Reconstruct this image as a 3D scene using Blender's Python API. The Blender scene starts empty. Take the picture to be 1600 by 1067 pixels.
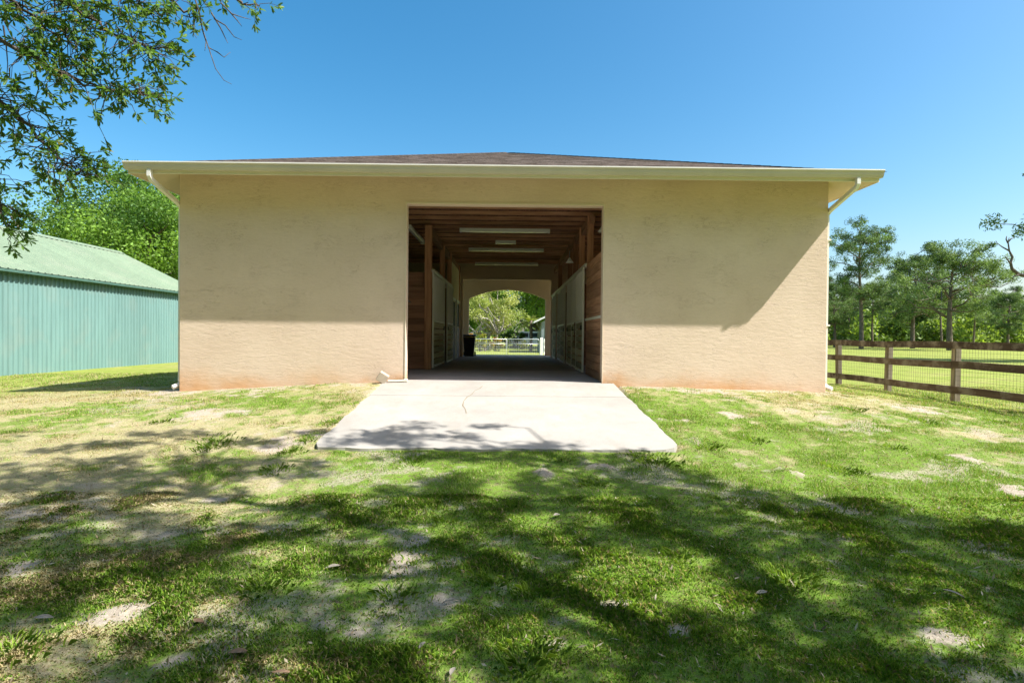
import bpy, math, random
import numpy as np
from mathutils import Vector, Matrix

R = math.radians
SC = bpy.context.scene
COL = SC.collection
rng = np.random.default_rng(7)
random.seed(7)

# ------------------------------------------------------------------ camera, sky, sun, exposure
EYE = np.array((0.09, 0.0, 0.86))
FPX = 840.0                                   # focal length in pixels of a 1600 px wide picture
cam_d = bpy.data.cameras.new('camera')
cam_d.sensor_width = 36.0
cam_d.lens = 36.0 * FPX / 1600.0
cam_d.clip_start = 0.05
cam_d.clip_end = 3000.0
cam = bpy.data.objects.new('camera', cam_d)
COL.objects.link(cam)
CAM_R = (Matrix.Rotation(R(-0.34), 4, 'Z') @ Matrix.Rotation(R(90 - 0.58), 4, 'X') @ Matrix.Rotation(R(0.55), 4, 'Z'))
cam.matrix_world = Matrix.Translation(Vector(EYE)) @ CAM_R
SC.camera = cam

SUN = np.array((2.066, -0.80, 2.627)); SUN = SUN / np.linalg.norm(SUN)      # towards the sun
SUN_EL = math.asin(SUN[2]); SUN_AZ = math.atan2(SUN[0], SUN[1])
world = bpy.data.worlds.new('World'); SC.world = world
world.use_nodes = True
wn = world.node_tree; wn.nodes.clear()
sky = wn.nodes.new('ShaderNodeTexSky'); sky.sky_type = 'NISHITA'
sky.sun_disc = False; sky.sun_elevation = SUN_EL; sky.sun_rotation = SUN_AZ
sky.altitude = 0.0; sky.air_density = 1.0; sky.dust_density = 2.3; sky.ozone_density = 1.2
wb = wn.nodes.new('ShaderNodeBackground'); wb.inputs[1].default_value = 0.112
wo = wn.nodes.new('ShaderNodeOutputWorld')
hs_ = wn.nodes.new('ShaderNodeHueSaturation'); hs_.inputs['Saturation'].default_value = 1.45; hs_.inputs['Hue'].default_value = 0.487
wn.links.new(sky.outputs[0], hs_.inputs['Color']); wn.links.new(hs_.outputs[0], wb.inputs[0]); wn.links.new(wb.outputs[0], wo.inputs[0])

sun_d = bpy.data.lights.new('sun', 'SUN'); sun_d.energy = 5.0; sun_d.angle = R(0.53); sun_d.color = (1.0, 0.97, 0.925)
sun = bpy.data.objects.new('sun', sun_d); COL.objects.link(sun)
sun.rotation_euler = Vector(SUN).to_track_quat('Z', 'Y').to_euler()
sun.location = (20, -5, 25)
SC.view_settings.view_transform = 'Standard'
SC.view_settings.look = 'None'
SC.view_settings.exposure = 1.06
SC.view_settings.gamma = 1.0
SC.view_settings.use_curve_mapping = False
SC.cycles.max_bounces = 10
SC.cycles.diffuse_bounces = 6
SC.cycles.transmission_bounces = 6
SC.cycles.transparent_max_bounces = 8
SC.cycles.sample_clamp_indirect = 8.0

# ------------------------------------------------------------------ numeric helpers
_TAB = np.random.default_rng(99).random((256, 256))
def vnoise(x, y, seed=0):
    x = np.asarray(x, float) + seed * 17.31; y = np.asarray(y, float) + seed * 7.77
    xi = np.floor(x).astype(int); yi = np.floor(y).astype(int)
    fx = x - xi; fy = y - yi
    fx = fx * fx * (3 - 2 * fx); fy = fy * fy * (3 - 2 * fy)
    a = _TAB[xi & 255, yi & 255]; b = _TAB[(xi + 1) & 255, yi & 255]
    c = _TAB[xi & 255, (yi + 1) & 255]; d = _TAB[(xi + 1) & 255, (yi + 1) & 255]
    return (a * (1 - fx) + b * fx) * (1 - fy) + (c * (1 - fx) + d * fx) * fy
def fbm(x, y, octv=4, seed=0):
    s = 0; a = 0.5; t = 0
    for i in range(octv):
        s = s + a * vnoise(x * 2 ** i, y * 2 ** i, seed + i * 3); t += a; a *= 0.55
    return s / t
def sstep(a, b, x):
    t = np.clip((x - a) / (b - a), 0, 1); return t * t * (3 - 2 * t)

CP = np.array([(-9, 0, -.60), (0, 0, -.63), (9, 0, -.64), (-4, 3, -.60), (4, 3, -.61), (0, 2.4, -.62), (-14, 2, -.55), (16, 3, -.62),
    (-2.4, 6.1, -.50), (2.4, 6.1, -.50), (0, 5.7, -.53), (-7, 6.5, -.44), (7, 6.5, -.50), (-4, 7.6, -.33), (4.2, 7.6, -.34),
    (-6.1, 9.9, -.23), (-4, 9.9, -.11), (-2.5, 9.9, -.035), (2.4, 9.9, -.06), (4, 9.9, -.09), (6.1, 9.9, -.15), (-2.5, 8, -.27), (2.4, 8, -.28),
    (-9, 10, -.31), (-13, 14, -.30), (-13, 21, -.30), (-22, 15, -.30), (-12, 6, -.42), (-18, 8, -.36),
    (9.75, 11.5, -.46), (9.75, 15.7, -.47), (15, 12, -.50), (15, 6, -.56), (8, 9.5, -.36), (18, 20, -.5),
    (-6, 25, -.30), (0, 25.2, -.22), (6, 25, -.32), (0, 34, -.48), (20, 34, -.5), (-22, 34, -.40), (-6.5, 17, -.25), (6.5, 17, -.28)], float)
def _phi(r2): return np.where(r2 > 1e-9, 0.5 * r2 * np.log(np.maximum(r2, 1e-9)), 0.0)
_n = len(CP)
_A = np.zeros((_n + 3, _n + 3)); _d2 = ((CP[:, None, :2] - CP[None, :, :2]) ** 2).sum(-1)
_A[:_n, :_n] = _phi(_d2) + np.eye(_n) * 0.02
_A[:_n, _n] = 1; _A[:_n, _n + 1:] = CP[:, :2]; _A[_n, :_n] = 1; _A[_n + 1:, :_n] = CP[:, :2].T
_W = np.linalg.solve(_A, np.concatenate([CP[:, 2], np.zeros(3)]))
def gz_smooth(x, y):
    x = np.asarray(x, float); y = np.asarray(y, float); shp = np.broadcast(x, y).shape
    xf = np.broadcast_to(x, shp).ravel(); yf = np.broadcast_to(y, shp).ravel()
    cx = np.clip(xf, -24, 20); cy = np.clip(yf, -1, 36)
    z = np.empty_like(cx)
    for i in range(0, len(cx), 20000):
        a = cx[i:i + 20000]; b = cy[i:i + 20000]
        z[i:i + 20000] = _phi((a[:, None] - CP[:, 0]) ** 2 + (b[:, None] - CP[:, 1]) ** 2) @ _W[:_n] + _W[_n] + _W[_n + 1] * a + _W[_n + 2] * b
    d = np.hypot(xf - cx, yf - cy); t = sstep(0, 25, d)
    z = z * (1 - t) - 0.47 * t
    return z.reshape(shp)

CR = np.array(CAM_R.to_3x3())
def pix_ray(px, py):
    d = np.array(((px - 800) / FPX, -(py - 533.5) / FPX, -1.0)); return CR @ d
def pix_ground(px, py):
    d = pix_ray(px, py); z = -0.55
    for _ in range(12):
        t = (z - EYE[2]) / d[2]; p = EYE + d * t; z = float(gz_smooth(p[0], p[1]))
    return p[0], p[1]

# bare sandy patches seen in the photograph: picture position, half sizes in picture pixels, height of the heap
BARE_PX = [(455, 682, 55, 26, .01), (325, 646, 55, 11, 0), (1228, 740, 34, 17, .05), (848, 737, 20, 11, .035), (940, 732, 34, 10, .04),
    (1092, 689, 30, 9, .03), (175, 965, 75, 42, .015), (620, 880, 62, 34, .015), (655, 845, 40, 14, 0), (1080, 982, 42, 20, .012), (715, 792, 28, 9, 0), (1512, 716, 40, 13, .02),
    (1592, 770, 34, 22, .01), (1240, 791, 15, 7, .01), (822, 871, 22, 9, .01), (1060, 645, 50, 9, 0), (1350, 664, 18, 6, .01), (185, 729, 20, 7, .01),
    (510, 978, 34, 11, .01), (255, 836, 26, 10, 0), (700, 935, 60, 22, 0), (60, 800, 60, 14, 0), (870, 1010, 28, 30, .01), (1180, 1000, 30, 9, .01),
    (1500, 895, 50, 12, 0), (960, 940, 44, 16, 0), (1420, 860, 28, 6, 0), (1540, 920, 22, 10, .01), (1020, 700, 14, 6, 0), (270, 610, 40, 9, 0), (395, 615, 70, 8, 0), (1470, 1000, 40, 18, 0),
    (280, 1030, 40, 16, 0), (340, 780, 30, 8, 0), (525, 785, 22, 7, 0), (1140, 638, 40, 8, 0), (1430, 640, 60, 8, 0), (420, 700, 40, 10, 0), (560, 990, 40, 10, 0), (30, 890, 40, 22, 0)]
BARE = []
for (px, py, rx, ry, hh) in BARE_PX:
    a = pix_ground(px, py); b = pix_ground(px, py + ry); c = pix_ground(px, py - ry)
    BARE.append((a[0], a[1], max(0.05, .85 * rx / FPX * a[1]), max(0.05, 0.43 * (c[1] - b[1])), hh))
def bare_mask(x, y):
    w = fbm(x * 6.0, y * 6.0, 5, 21) - 0.5; v = fbm(x * 1.3, y * 1.3, 3, 31) - .5
    m = np.zeros(np.broadcast(x, y).shape)
    for (bx, by, rx, ry, hh) in BARE:
        q = np.hypot((x - bx) / rx, (y - by) / ry)
        m = np.maximum(m, .9 * sstep(1.25, -.2, q + w * 3.6 + v * .9))
    n = fbm(x * 1.1, y * 1.1, 5, 5)
    m = np.maximum(m, sstep(0.50, 0.8, n + w * 0.7) * .6)
    # worn strip along the foot of the front wall and beside the ramp
    m = np.maximum(m, sstep(9.2, 9.95, y + w * 1.6) * (np.abs(x) < 6.4) * 0.75 * (y < 10.3))
    return m
def dry_mask(x, y):
    n = fbm(x * .55, y * .55, 4, 11)
    k = sstep(0.40, 0.80, n + 0.065 * np.clip(y - 6, -2, 3.5) - 0.04 * np.clip(x + .5, -5, 4) * sstep(9.5, 6.5, y) + .25 * (fbm(x * 3, y * 3, 3, 12) - .5) + .8 * (fbm(x * 8, y * 8, 4, 13) - .5) + .3 * (fbm(x * 2, y * 2, 3, 14) - .5))
    return np.where(y > 11, np.minimum(k, .45), k)
def heap(x, y):
    z = np.zeros(np.broadcast(x, y).shape)
    for (bx, by, rx, ry, hh) in BARE:
        if hh:
            q = np.hypot((x - bx) / rx, (y - by) / ry)
            z = z + hh * sstep(1.1, .1, q) * (0.35 + 1.3 * vnoise(x * 14, y * 14, 3))
    return z
def gz(x, y):
    x = np.asarray(x, float); y = np.asarray(y, float)
    near = sstep(16, 9, np.abs(x)) * sstep(22, 12, y)
    under = sstep(2.2, 2.05, np.abs(x + .03)) * sstep(6.28, 6.4, y) * sstep(24, 23, y)
    inside = sstep(5.98, 5.9, np.abs(x)) * sstep(10.04, 10.14, y) * sstep(24.6, 24.2, y)
    return gz_smooth(x, y) - .14 * np.maximum(under, 2.2 * inside) + near * (heap(x, y) + (fbm(x * 2.2, y * 2.2, 4, 41) - .5) * .05 + (vnoise(x * 9, y * 9, 43) - .5) * .012 * sstep(10, 7, y))

# ------------------------------------------------------------------ object helpers
def tag(o, label=None, cat=None, group=None, kind=None):
    if label: o['label'] = label
    if cat: o['category'] = cat
    if group: o['group'] = group
    if kind: o['kind'] = kind
    return o
def empty(name, loc=(0, 0, 0), parent=None):
    o = bpy.data.objects.new(name, None); COL.objects.link(o); o.location = loc
    o.empty_display_size = .2
    if parent: o.parent = parent
    return o
def link(name, me, parent=None, loc=(0, 0, 0), rot=(0, 0, 0)):
    o = bpy.data.objects.new(name, me); COL.objects.link(o)
    if parent: o.parent = parent
    o.location = loc; o.rotation_euler = rot
    return o
def np_mesh(name, v, f, mat, smooth=False, col=None):
    """v (n,3), f (m,k) arrays of one polygon size"""
    v = np.ascontiguousarray(v, dtype=np.float32); f = np.ascontiguousarray(f, dtype=np.int32)
    me = bpy.data.meshes.new(name)
    me.vertices.add(len(v)); me.vertices.foreach_set('co', v.ravel())
    k = f.shape[1]
    me.loops.add(f.size); me.loops.foreach_set('vertex_index', f.ravel())
    me.polygons.add(len(f)); me.polygons.foreach_set('loop_start', np.arange(0, f.size, k, dtype=np.int32))
    me.update(calc_edges=True)
    if col is not None:
        at = me.color_attributes.new('col', 'FLOAT_COLOR', 'POINT')
        c4 = np.ones((len(v), 4), np.float32); c4[:, :col.shape[1]] = col
        at.data.foreach_set('color', c4.ravel())
    if smooth: me.polygons.foreach_set('use_smooth', np.ones(len(f), bool))
    if mat: me.materials.append(mat)
    me.validate()
    return me
class MB:
    """collects simple solids into one mesh"""
    def __init__(s): s.v = []; s.f = []
    def add(s, vs, fs):
        b = len(s.v); s.v += [tuple(p) for p in vs]; s.f += [tuple(i + b for i in q) for q in fs]; return s
    def box(s, x0, x1, y0, y1, z0, z1, c=0.0):
        if c <= 0:
            vs = [(x, y, z) for z in (z0, z1) for y in (y0, y1) for x in (x0, x1)]
            return s.add(vs, [(0, 2, 3, 1), (4, 5, 7, 6), (0, 1, 5, 4), (2, 6, 7, 3), (0, 4, 6, 2), (1, 3, 7, 5)])
        vs = []; idx = {}
        for ix, x in enumerate((x0, x1)):
            for iy, y in enumerate((y0, y1)):
                for iz, z in enumerate((z0, z1)):
                    sx, sy, sz = (1 - 2 * ix) * c, (1 - 2 * iy) * c, (1 - 2 * iz) * c
                    idx[ix, iy, iz, 0] = len(vs); vs.append((x, y + sy, z + sz))
                    idx[ix, iy, iz, 1] = len(vs); vs.append((x + sx, y, z + sz))
                    idx[ix, iy, iz, 2] = len(vs); vs.append((x + sx, y + sy, z))
        g = lambda a, b, c_, k: idx[a, b, c_, k]; fs = []
        for a in (0, 1):
            q = [g(a, 0, 0, 0), g(a, 1, 0, 0), g(a, 1, 1, 0), g(a, 0, 1, 0)]; fs.append(q if a else q[::-1])
            q = [g(0, a, 0, 1), g(0, a, 1, 1), g(1, a, 1, 1), g(1, a, 0, 1)]; fs.append(q if a else q[::-1])
            q = [g(0, 0, a, 2), g(1, 0, a, 2), g(1, 1, a, 2), g(0, 1, a, 2)]; fs.append(q if a else q[::-1])
        for a in (0, 1):
            for b in (0, 1):
                q = [g(a, b, 0, 0), g(a, b, 1, 0), g(a, b, 1, 1), g(a, b, 0, 1)]; fs.append(q if (a ^ b) else q[::-1])
                q = [g(a, 0, b, 0), g(a, 0, b, 2), g(a, 1, b, 2), g(a, 1, b, 0)]; fs.append(q if (a ^ b) else q[::-1])
                q = [g(0, a, b, 1), g(0, a, b, 2), g(1, a, b, 2), g(1, a, b, 1)]; fs.append(q if not (a ^ b) else q[::-1])
                for d in (0, 1):
                    q = [g(a, b, d, 0), g(a, b, d, 1), g(a, b, d, 2)]; fs.append(q if not (a ^ b ^ d) else q[::-1])
        return s.add(vs, fs)
    def prism(s, poly, axis, a, b):
        """poly: 2-D outline; axis 'x' -> (y,z), 'y' -> (x,z), 'z' -> (x,y)"""
        n = len(poly)
        P = {'x': lambda p, t: (t, p[0], p[1]), 'y': lambda p, t: (p[0], t, p[1]), 'z': lambda p, t: (p[0], p[1], t)}[axis]
        vs = [P(p, a) for p in poly] + [P(p, b) for p in poly]
        fs = [tuple(range(n))[::-1], tuple(range(n, 2 * n))] + [(i, (i + 1) % n, n + (i + 1) % n, n + i) for i in range(n)]
        return s.add(vs, fs)
    def tube(s, path, rad, sides=6, rect=None, cap=True):
        P = [np.array(p, float) for p in path]; n = len(P)
        rad = [rad] * n if np.isscalar(rad) else list(rad)
        T = [P[min(i + 1, n - 1)] - P[max(i - 1, 0)] for i in range(n)]
        T = [t / (np.linalg.norm(t) + 1e-12) for t in T]
        up = np.array((0, 0, 1.0)) if abs(T[0][2]) < .9 else np.array((1.0, 0, 0))
        u = np.cross(T[0], up); u /= np.linalg.norm(u); b = len(s.v); out = []
        for i in range(n):
            u = u - T[i] * np.dot(u, T[i]); u /= np.linalg.norm(u) + 1e-12; w = np.cross(T[i], u)
            if rect:
                for (a, c) in ((-1, -1), (1, -1), (1, 1), (-1, 1)): out.append(P[i] + u * a * rect[0] + w * c * rect[1])
            else:
                for k in range(sides):
                    t = 2 * math.pi * k / sides; out.append(P[i] + (u * math.cos(t) + w * math.sin(t)) * rad[i])
        m = 4 if rect else sides
        s.v += [tuple(p) for p in out]
        for i in range(n - 1):
            for k in range(m):
                s.f.append((b + i * m + k, b + i * m + (k + 1) % m, b + (i + 1) * m + (k + 1) % m, b + (i + 1) * m + k))
        if cap: s.f.append(tuple(b + k for k in range(m))[::-1]); s.f.append(tuple(b + (n - 1) * m + k for k in range(m)))
        return s
    def lathe(s, prof, c=(0, 0, 0), sides=24):
        b = len(s.v)
        for (r, z) in prof:
            for k in range(sides):
                t = 2 * math.pi * k / sides; s.v.append((c[0] + r * math.cos(t), c[1] + r * math.sin(t), c[2] + z))
        for i in range(len(prof) - 1):
            for k in range(sides):
                s.f.append((b + i * sides + k, b + i * sides + (k + 1) % sides, b + (i + 1) * sides + (k + 1) % sides, b + (i + 1) * sides + k))
        return s
    def mesh(s, name, mat, smooth=False):
        me = bpy.data.meshes.new(name); me.from_pydata(s.v, [], s.f); me.update()
        if smooth: me.polygons.foreach_set('use_smooth', np.ones(len(me.polygons), bool))
        if mat: me.materials.append(mat)
        return me
    def build(s, name, mat, parent=None, smooth=False, loc=(0, 0, 0), rot=(0, 0, 0)):
        return link(name, s.mesh(name, mat, smooth), parent, loc, rot)
def box(name, mat, parent, x0, x1, y0, y1, z0, z1, c=0.0):
    return MB().box(x0, x1, y0, y1, z0, z1, c).build(name, mat, parent)

# ------------------------------------------------------------------ materials
class NT:
    def __init__(s, name):
        s.m = bpy.data.materials.new(name); s.m.use_nodes = True; s.t = s.m.node_tree
        s.b = s.t.nodes['Principled BSDF']; s.out = s.t.nodes['Material Output']
        s.b.inputs['Specular IOR Level'].default_value = .3
    def n(s, typ, **kw):
        nd = s.t.nodes.new('ShaderNode' + typ)
        for k, v in kw.items(): setattr(nd, k, v)
        return nd
    def l(s, a, b): s.t.links.new(a, b)
    def pos(s, scale=(1, 1, 1), obj=False):
        g = s.n('NewGeometry') if not obj else s.n('TexCoord')
        m = s.n('Mapping'); m.inputs['Scale'].default_value = scale
        s.l(g.outputs['Object' if obj else 'Position'], m.inputs['Vector']); 
        if obj:
            oi = s.n('ObjectInfo'); c = s.n('CombineXYZ'); mu = s.n('Math', operation='MULTIPLY'); mu.inputs[1].default_value = 37.0
            s.l(oi.outputs['Random'], mu.inputs[0]); s.l(mu.outputs[0], c.inputs[0]); s.l(mu.outputs[0], c.inputs[1]); s.l(c.outputs[0], m.inputs['Location'])
        return m.outputs[0]
    def noise(s, vec, scale, detail=5, rough=.6):
        t = s.n('TexNoise'); t.inputs['Scale'].default_value = scale; t.inputs['Detail'].default_value = detail; t.inputs['Roughness'].default_value = rough
        s.l(vec, t.inputs['Vector']); return t.outputs['Fac']
    def ramp(s, fac, stops, interp='LINEAR'):
        r = s.n('ValToRGB'); e = r.color_ramp.elements; r.color_ramp.interpolation = interp
        while len(e) < len(stops): e.new(.5)
        for i, (p, c) in enumerate(stops):
            e[i].position = p; e[i].color = tuple(c) + (1,) if hasattr(c, '__len__') else (c, c, c, 1)
        s.l(fac, r.inputs[0]); return r.outputs[0]
    def mix(s, fac, a, b, blend='MIX'):
        m = s.n('Mix', data_type='RGBA', blend_type=blend)
        for v, i in ((fac, 0), (a, 6), (b, 7)):
            if hasattr(v, 'is_linked') or hasattr(v, 'links'): s.l(v, m.inputs[i])
            elif i == 0: m.inputs[0].default_value = v
            else: m.inputs[i].default_value = tuple(v) + (1,)
        return m.outputs[2]
    def math(s, op, a, b=None, clamp=False):
        m = s.n('Math', operation=op); m.use_clamp = clamp
        for v, i in ((a, 0), (b, 1)):
            if v is None: continue
            if hasattr(v, 'links'): s.l(v, m.inputs[i])
            else: m.inputs[i].default_value = v
        return m.outputs[0]
    def bump(s, h, strength=.3, dist=.01, prev=None):
        b = s.n('Bump'); b.inputs['Strength'].default_value = strength; b.inputs['Distance'].default_value = dist
        s.l(h, b.inputs['Height'])
        if prev is not None: s.l(prev, b.inputs['Normal'])
        return b.outputs[0]
    def done(s, color=None, rough=.7, normal=None, metal=0.0, spec=None):
        if color is not None:
            if hasattr(color, 'links'): s.l(color, s.b.inputs['Base Color'])
            else: s.b.inputs['Base Color'].default_value = tuple(color) + (1,)
        if hasattr(rough, 'links'): s.l(rough, s.b.inputs['Roughness'])
        else: s.b.inputs['Roughness'].default_value = rough
        if normal is not None: s.l(normal, s.b.inputs['Normal'])
        s.b.inputs['Metallic'].default_value = metal
        if spec is not None: s.b.inputs['Specular IOR Level'].default_value = spec
        return s.m
def plain(name, c, rough=.6, var=.12, scale=6.0, metal=0.0, bump=0.0, spec=.3):
    k = NT(name); p = k.pos()
    f = k.noise(p, scale, 6); g = k.noise(p, scale * .21, 3)
    col = k.mix(k.ramp(f, [(.3, 0.0), (.7, 1.0)]), tuple(x * (1 - var) for x in c), tuple(min(1, x * (1 + var)) for x in c))
    col = k.mix(k.math('MULTIPLY', k.ramp(g, [(.45, 0.0), (.75, 1.0)]), .35), col, tuple(x * (1 - 2 * var) for x in c))
    nrm = k.bump(k.noise(p, scale * 9, 4), bump, .004) if bump else None
    return k.done(col, rough, nrm, metal, spec)
def wood(name, c1, c2, axis, rough=.75, grain=18.0, bump=.25, weather=None):
    """grain runs along axis 0,1,2"""
    k = NT(name); sc = [1.0, 1.0, 1.0]; sc[axis] = .07
    p = k.pos(tuple(sc)); oi = k.n('ObjectInfo')
    off = k.n('CombineXYZ'); mu = k.math('MULTIPLY', oi.outputs['Random'], 50.0); k.l(mu, off.inputs[0]); k.l(mu, off.inputs[2])
    ad = k.n('VectorMath', operation='ADD'); k.l(p, ad.inputs[0]); k.l(off.outputs[0], ad.inputs[1]); p = ad.outputs[0]
    f = k.noise(p, grain, 7, .65)
    col = k.mix(k.ramp(f, [(.32, 0.0), (.68, 1.0)]), c1, c2)
    v = k.ramp(oi.outputs['Random'], [(0, .65), (1, 1.3)])
    col = k.mix(1.0, col, v, 'MULTIPLY')
    if weather:
        q = k.pos(); w = k.noise(q, 2.6, 6, .7); col = k.mix(k.ramp(w, [(.47, 0.0), (.62, 1.0)]), col, weather)
    kn = k.noise(p, 3.5, 2); col = k.mix(k.math('MULTIPLY', k.ramp(kn, [(.62, 0.0), (.74, 1.0)]), .5), col, tuple(x * .45 for x in c1))
    return k.done(col, rough, k.bump(f, bump, .004), 0, .2)
def leafy(name, trans=.35, rough=.5, tint=(1, 1, 1), tb=1.3):
    k = NT(name); a = k.n('Attribute', attribute_name='col')
    col = k.mix(1.0, a.outputs['Color'], tint, 'MULTIPLY')
    k.done(col, rough, spec=.25)
    tr = k.n('BsdfTranslucent'); tc = k.mix(1.0, col, (1.25 * tb / 1.3, 1.3 * tb / 1.3, .55), 'MULTIPLY'); k.l(tc, tr.inputs[0])
    ms = k.n('MixShader'); ms.inputs[0].default_value = trans
    k.l(k.b.outputs[0], ms.inputs[1]); k.l(tr.outputs[0], ms.inputs[2]); k.l(ms.outputs[0], k.out.inputs[0])
    return k.m
# parts built in world coordinates under an Empty that stands elsewhere
ORG = {}
def thing(name, loc, label, cat, group=None, kind=None):
    o = empty(name, loc); ORG[o.name] = Vector(loc); return tag(o, label, cat, group, kind)
def own(o, parent):
    o.parent = parent
    t = ORG.get(parent.name, Vector((0, 0, 0))) if parent.parent is None else Vector((0, 0, 0))     # parts stand at the origin, things at their base
    o.matrix_parent_inverse = Matrix.Translation(-t)
    return o
def wbox(name, mat, parent, x0, x1, y0, y1, z0, z1, c=0.0): return own(MB().box(x0, x1, y0, y1, z0, z1, c).build(name, mat), parent)
def wmb(mb, name, mat, parent, smooth=False): return own(mb.build(name, mat, None, smooth), parent)

# ---- materials of the setting
def m_stucco():
    k = NT('stucco'); p = k.pos(); q = k.pos((1.0, 1.0, 3.4)); q2 = k.pos((1, 1, 2.2))
    f1 = k.noise(q, 5.0, 6, .62); f2 = k.noise(q2, 16.0, 5, .6); big = k.noise(p, .7, 4)
    ridge = k.math('ABSOLUTE', k.math('SUBTRACT', k.noise(k.pos((1, 1, 4.5)), 4.6, 4, .6), .5))
    crease = k.ramp(ridge, [(0.0, 0.0), (.016, 1.0)])
    h = k.math('ADD', k.math('MULTIPLY', f1, .9), k.math('MULTIPLY', f2, .35)); cm = k.ramp(k.noise(k.pos((1, 1, 1.5)), 1.9, 4, .6), [(.44, 0.0), (.62, 1.0)]); h = k.math('ADD', h, k.math('MULTIPLY', k.math('MULTIPLY', k.math('SUBTRACT', 1.0, crease), cm), -.5))
    col = k.mix(k.ramp(big, [(.35, 0.0), (.7, 1.0)]), (.62, .485, .37), (.70, .56, .44))
    col = k.mix(k.math('MULTIPLY', k.ramp(f2, [(.35, 1.0), (.55, 0.0)]), .14), col, (.45, .36, .26))
    st = k.noise(k.pos((6, 6, .35)), 1.0, 4); col = k.mix(k.math('MULTIPLY', k.ramp(st, [(.6, 0.0), (.75, 1.0)]), .12), col, (.42, .36, .29))
    sx = k.n('SeparateXYZ'); g = k.n('NewGeometry'); k.l(g.outputs['Position'], sx.inputs[0])
    zz = k.math('ADD', sx.outputs[2], k.math('MULTIPLY', k.math('SUBTRACT', k.noise(k.pos((1, 1, 2)), 1.3, 5, .7), .5), .75))
    rust = k.ramp(zz, [(0.0, 1.0), (.24, .0)])
    mr = k.n('MapRange'); k.l(zz, mr.inputs[0]); mr.inputs[1].default_value = .30; mr.inputs[2].default_value = -.22; mr.interpolation_type = 'SMOOTHSTEP'
    col = k.mix(k.math('MULTIPLY', k.math('MULTIPLY', mr.outputs[0], k.ramp(k.noise(k.pos((1, 1, .1)), .55, 4, .6), [(.36, .25), (.6, 1.0)])), .9), col, (.56, .29, .115))
    return k.done(col, .88, k.bump(h, .75, .010), spec=.15)
def m_concrete(name, c, dark=.6, scale=1.0):
    k = NT(name); p = k.pos()
    a = k.noise(p, 1.1 * scale, 6, .65); b = k.noise(p, 60 * scale, 3); d = k.noise(p, 9 * scale, 5)
    col = k.mix(k.ramp(a, [(.35, 0.0), (.7, 1.0)]), tuple(x * .78 for x in c), c)
    st = k.noise(k.pos((1, .35, 1)), 2.3, 6, .7); col = k.mix(k.math('MULTIPLY', k.ramp(st, [(.52, 0.0), (.72, 1.0)]), .3), col, tuple(x * y for x, y in zip(c, (.72, .62, .5))))
    col = k.mix(k.math('MULTIPLY', k.ramp(b, [(.3, 1.0), (.45, 0.0)]), .5), col, tuple(x * dark for x in c))
    col = k.mix(k.math('MULTIPLY', k.ramp(d, [(.58, 0.0), (.75, 1.0)]), .3), col, tuple(x * y for x, y in zip(c, (.8, .72, .6))))
    return k.done(col, .9, k.bump(b, .35, .004), spec=.15)
def m_ground():
    k = NT('ground'); p = k.pos(); a = k.n('Attribute', attribute_name='col'); s = k.n('SeparateColor'); k.l(a.outputs['Color'], s.inputs[0])
    f = k.noise(p, 22, 6, .7); g = k.noise(p, 95, 4, .7); h = k.noise(p, 3.2, 5)
    soil = k.mix(k.ramp(f, [(.3, 0.0), (.7, 1.0)]), (.11, .085, .045), (.25, .20, .115))
    green = k.mix(k.ramp(g, [(.3, 0.0), (.65, 1.0)]), (.075, .15, .016), (.19, .29, .04))
    straw = k.mix(k.ramp(g, [(.3, 0.0), (.7, 1.0)]), (.25, .19, .10), (.52, .44, .28))
    sand = k.mix(k.ramp(f, [(.25, 0.0), (.75, 1.0)]), (.29, .235, .18), (.50, .43, .35))
    sand = k.mix(k.math('MULTIPLY', k.ramp(g, [(.34, 1.0), (.46, 0.0)]), .65), sand, (.14, .11, .08))
    bare = k.ramp(k.math('ADD', s.outputs[0], k.math('MULTIPLY', k.math('SUBTRACT', k.noise(p, 34, 6, .75), .5), 1.3)), [(.32, 0.0), (.78, .95)])
    far = s.outputs[2]
    turf = k.mix(k.ramp(f, [(.34, 0.0), (.52, 1.0)]), soil, green)
    turf = k.mix(k.math('MULTIPLY', s.outputs[1], k.ramp(k.noise(p, 40, 5), [(.3, .3), (.6, 1.0)])), turf, straw)
    lawn = k.mix(k.ramp(h, [(.35, 0.0), (.65, 1.0)]), (.18, .235, .035), (.27, .295, .07))
    lawn = k.mix(k.math('MULTIPLY', k.ramp(k.noise(k.pos((.5, 1.6, 1)), .8, 5, .7), [(.5, 0.0), (.7, 1.0)]), .6), lawn, (.33, .29, .12))
    lawn = k.mix(k.math('MULTIPLY', k.ramp(g, [(.3, 1.0), (.5, 0.0)]), .5), lawn, (.08, .11, .02))
    col = k.mix(far, turf, lawn)
    col = k.mix(bare, col, sand)
    hh = k.math('ADD', f, k.math('MULTIPLY', g, .5))
    return k.done(col, .95, k.bump(hh, .7, .02), spec=.1)
M = {}
M['stucco'] = m_stucco()
M['ground'] = m_ground()
M['ramp'] = m_concrete('ramp_concrete', (.40, .375, .335))
M['floor'] = m_concrete('floor_concrete', (.60, .55, .52))
M['rubber'] = m_concrete('aisle_pavers', (.44, .39, .37), .5, 1.6)
M['trim'] = plain('almond_trim', (.72, .66, .54), .5, .06, 3)
M['gutter'] = plain('almond_gutter', (.56, .50, .41), .45, .10, 1.3, spec=.5)
M['spout'] = plain('white_downspout', (.74, .72, .66), .45, .05, 3, spec=.5)
M['soffit'] = plain('soffit_paint', (.62, .50, .36), .8, .06, 3)
M['edge'] = plain('highlight_trim', (.66, .56, .43), .7, .05, 5)  # paler tone for light caught on the opening edges; also the arch ledge
M['joist'] = wood('ceiling_wood', (.34, .16, .09), (.66, .38, .24), 0)
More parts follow.
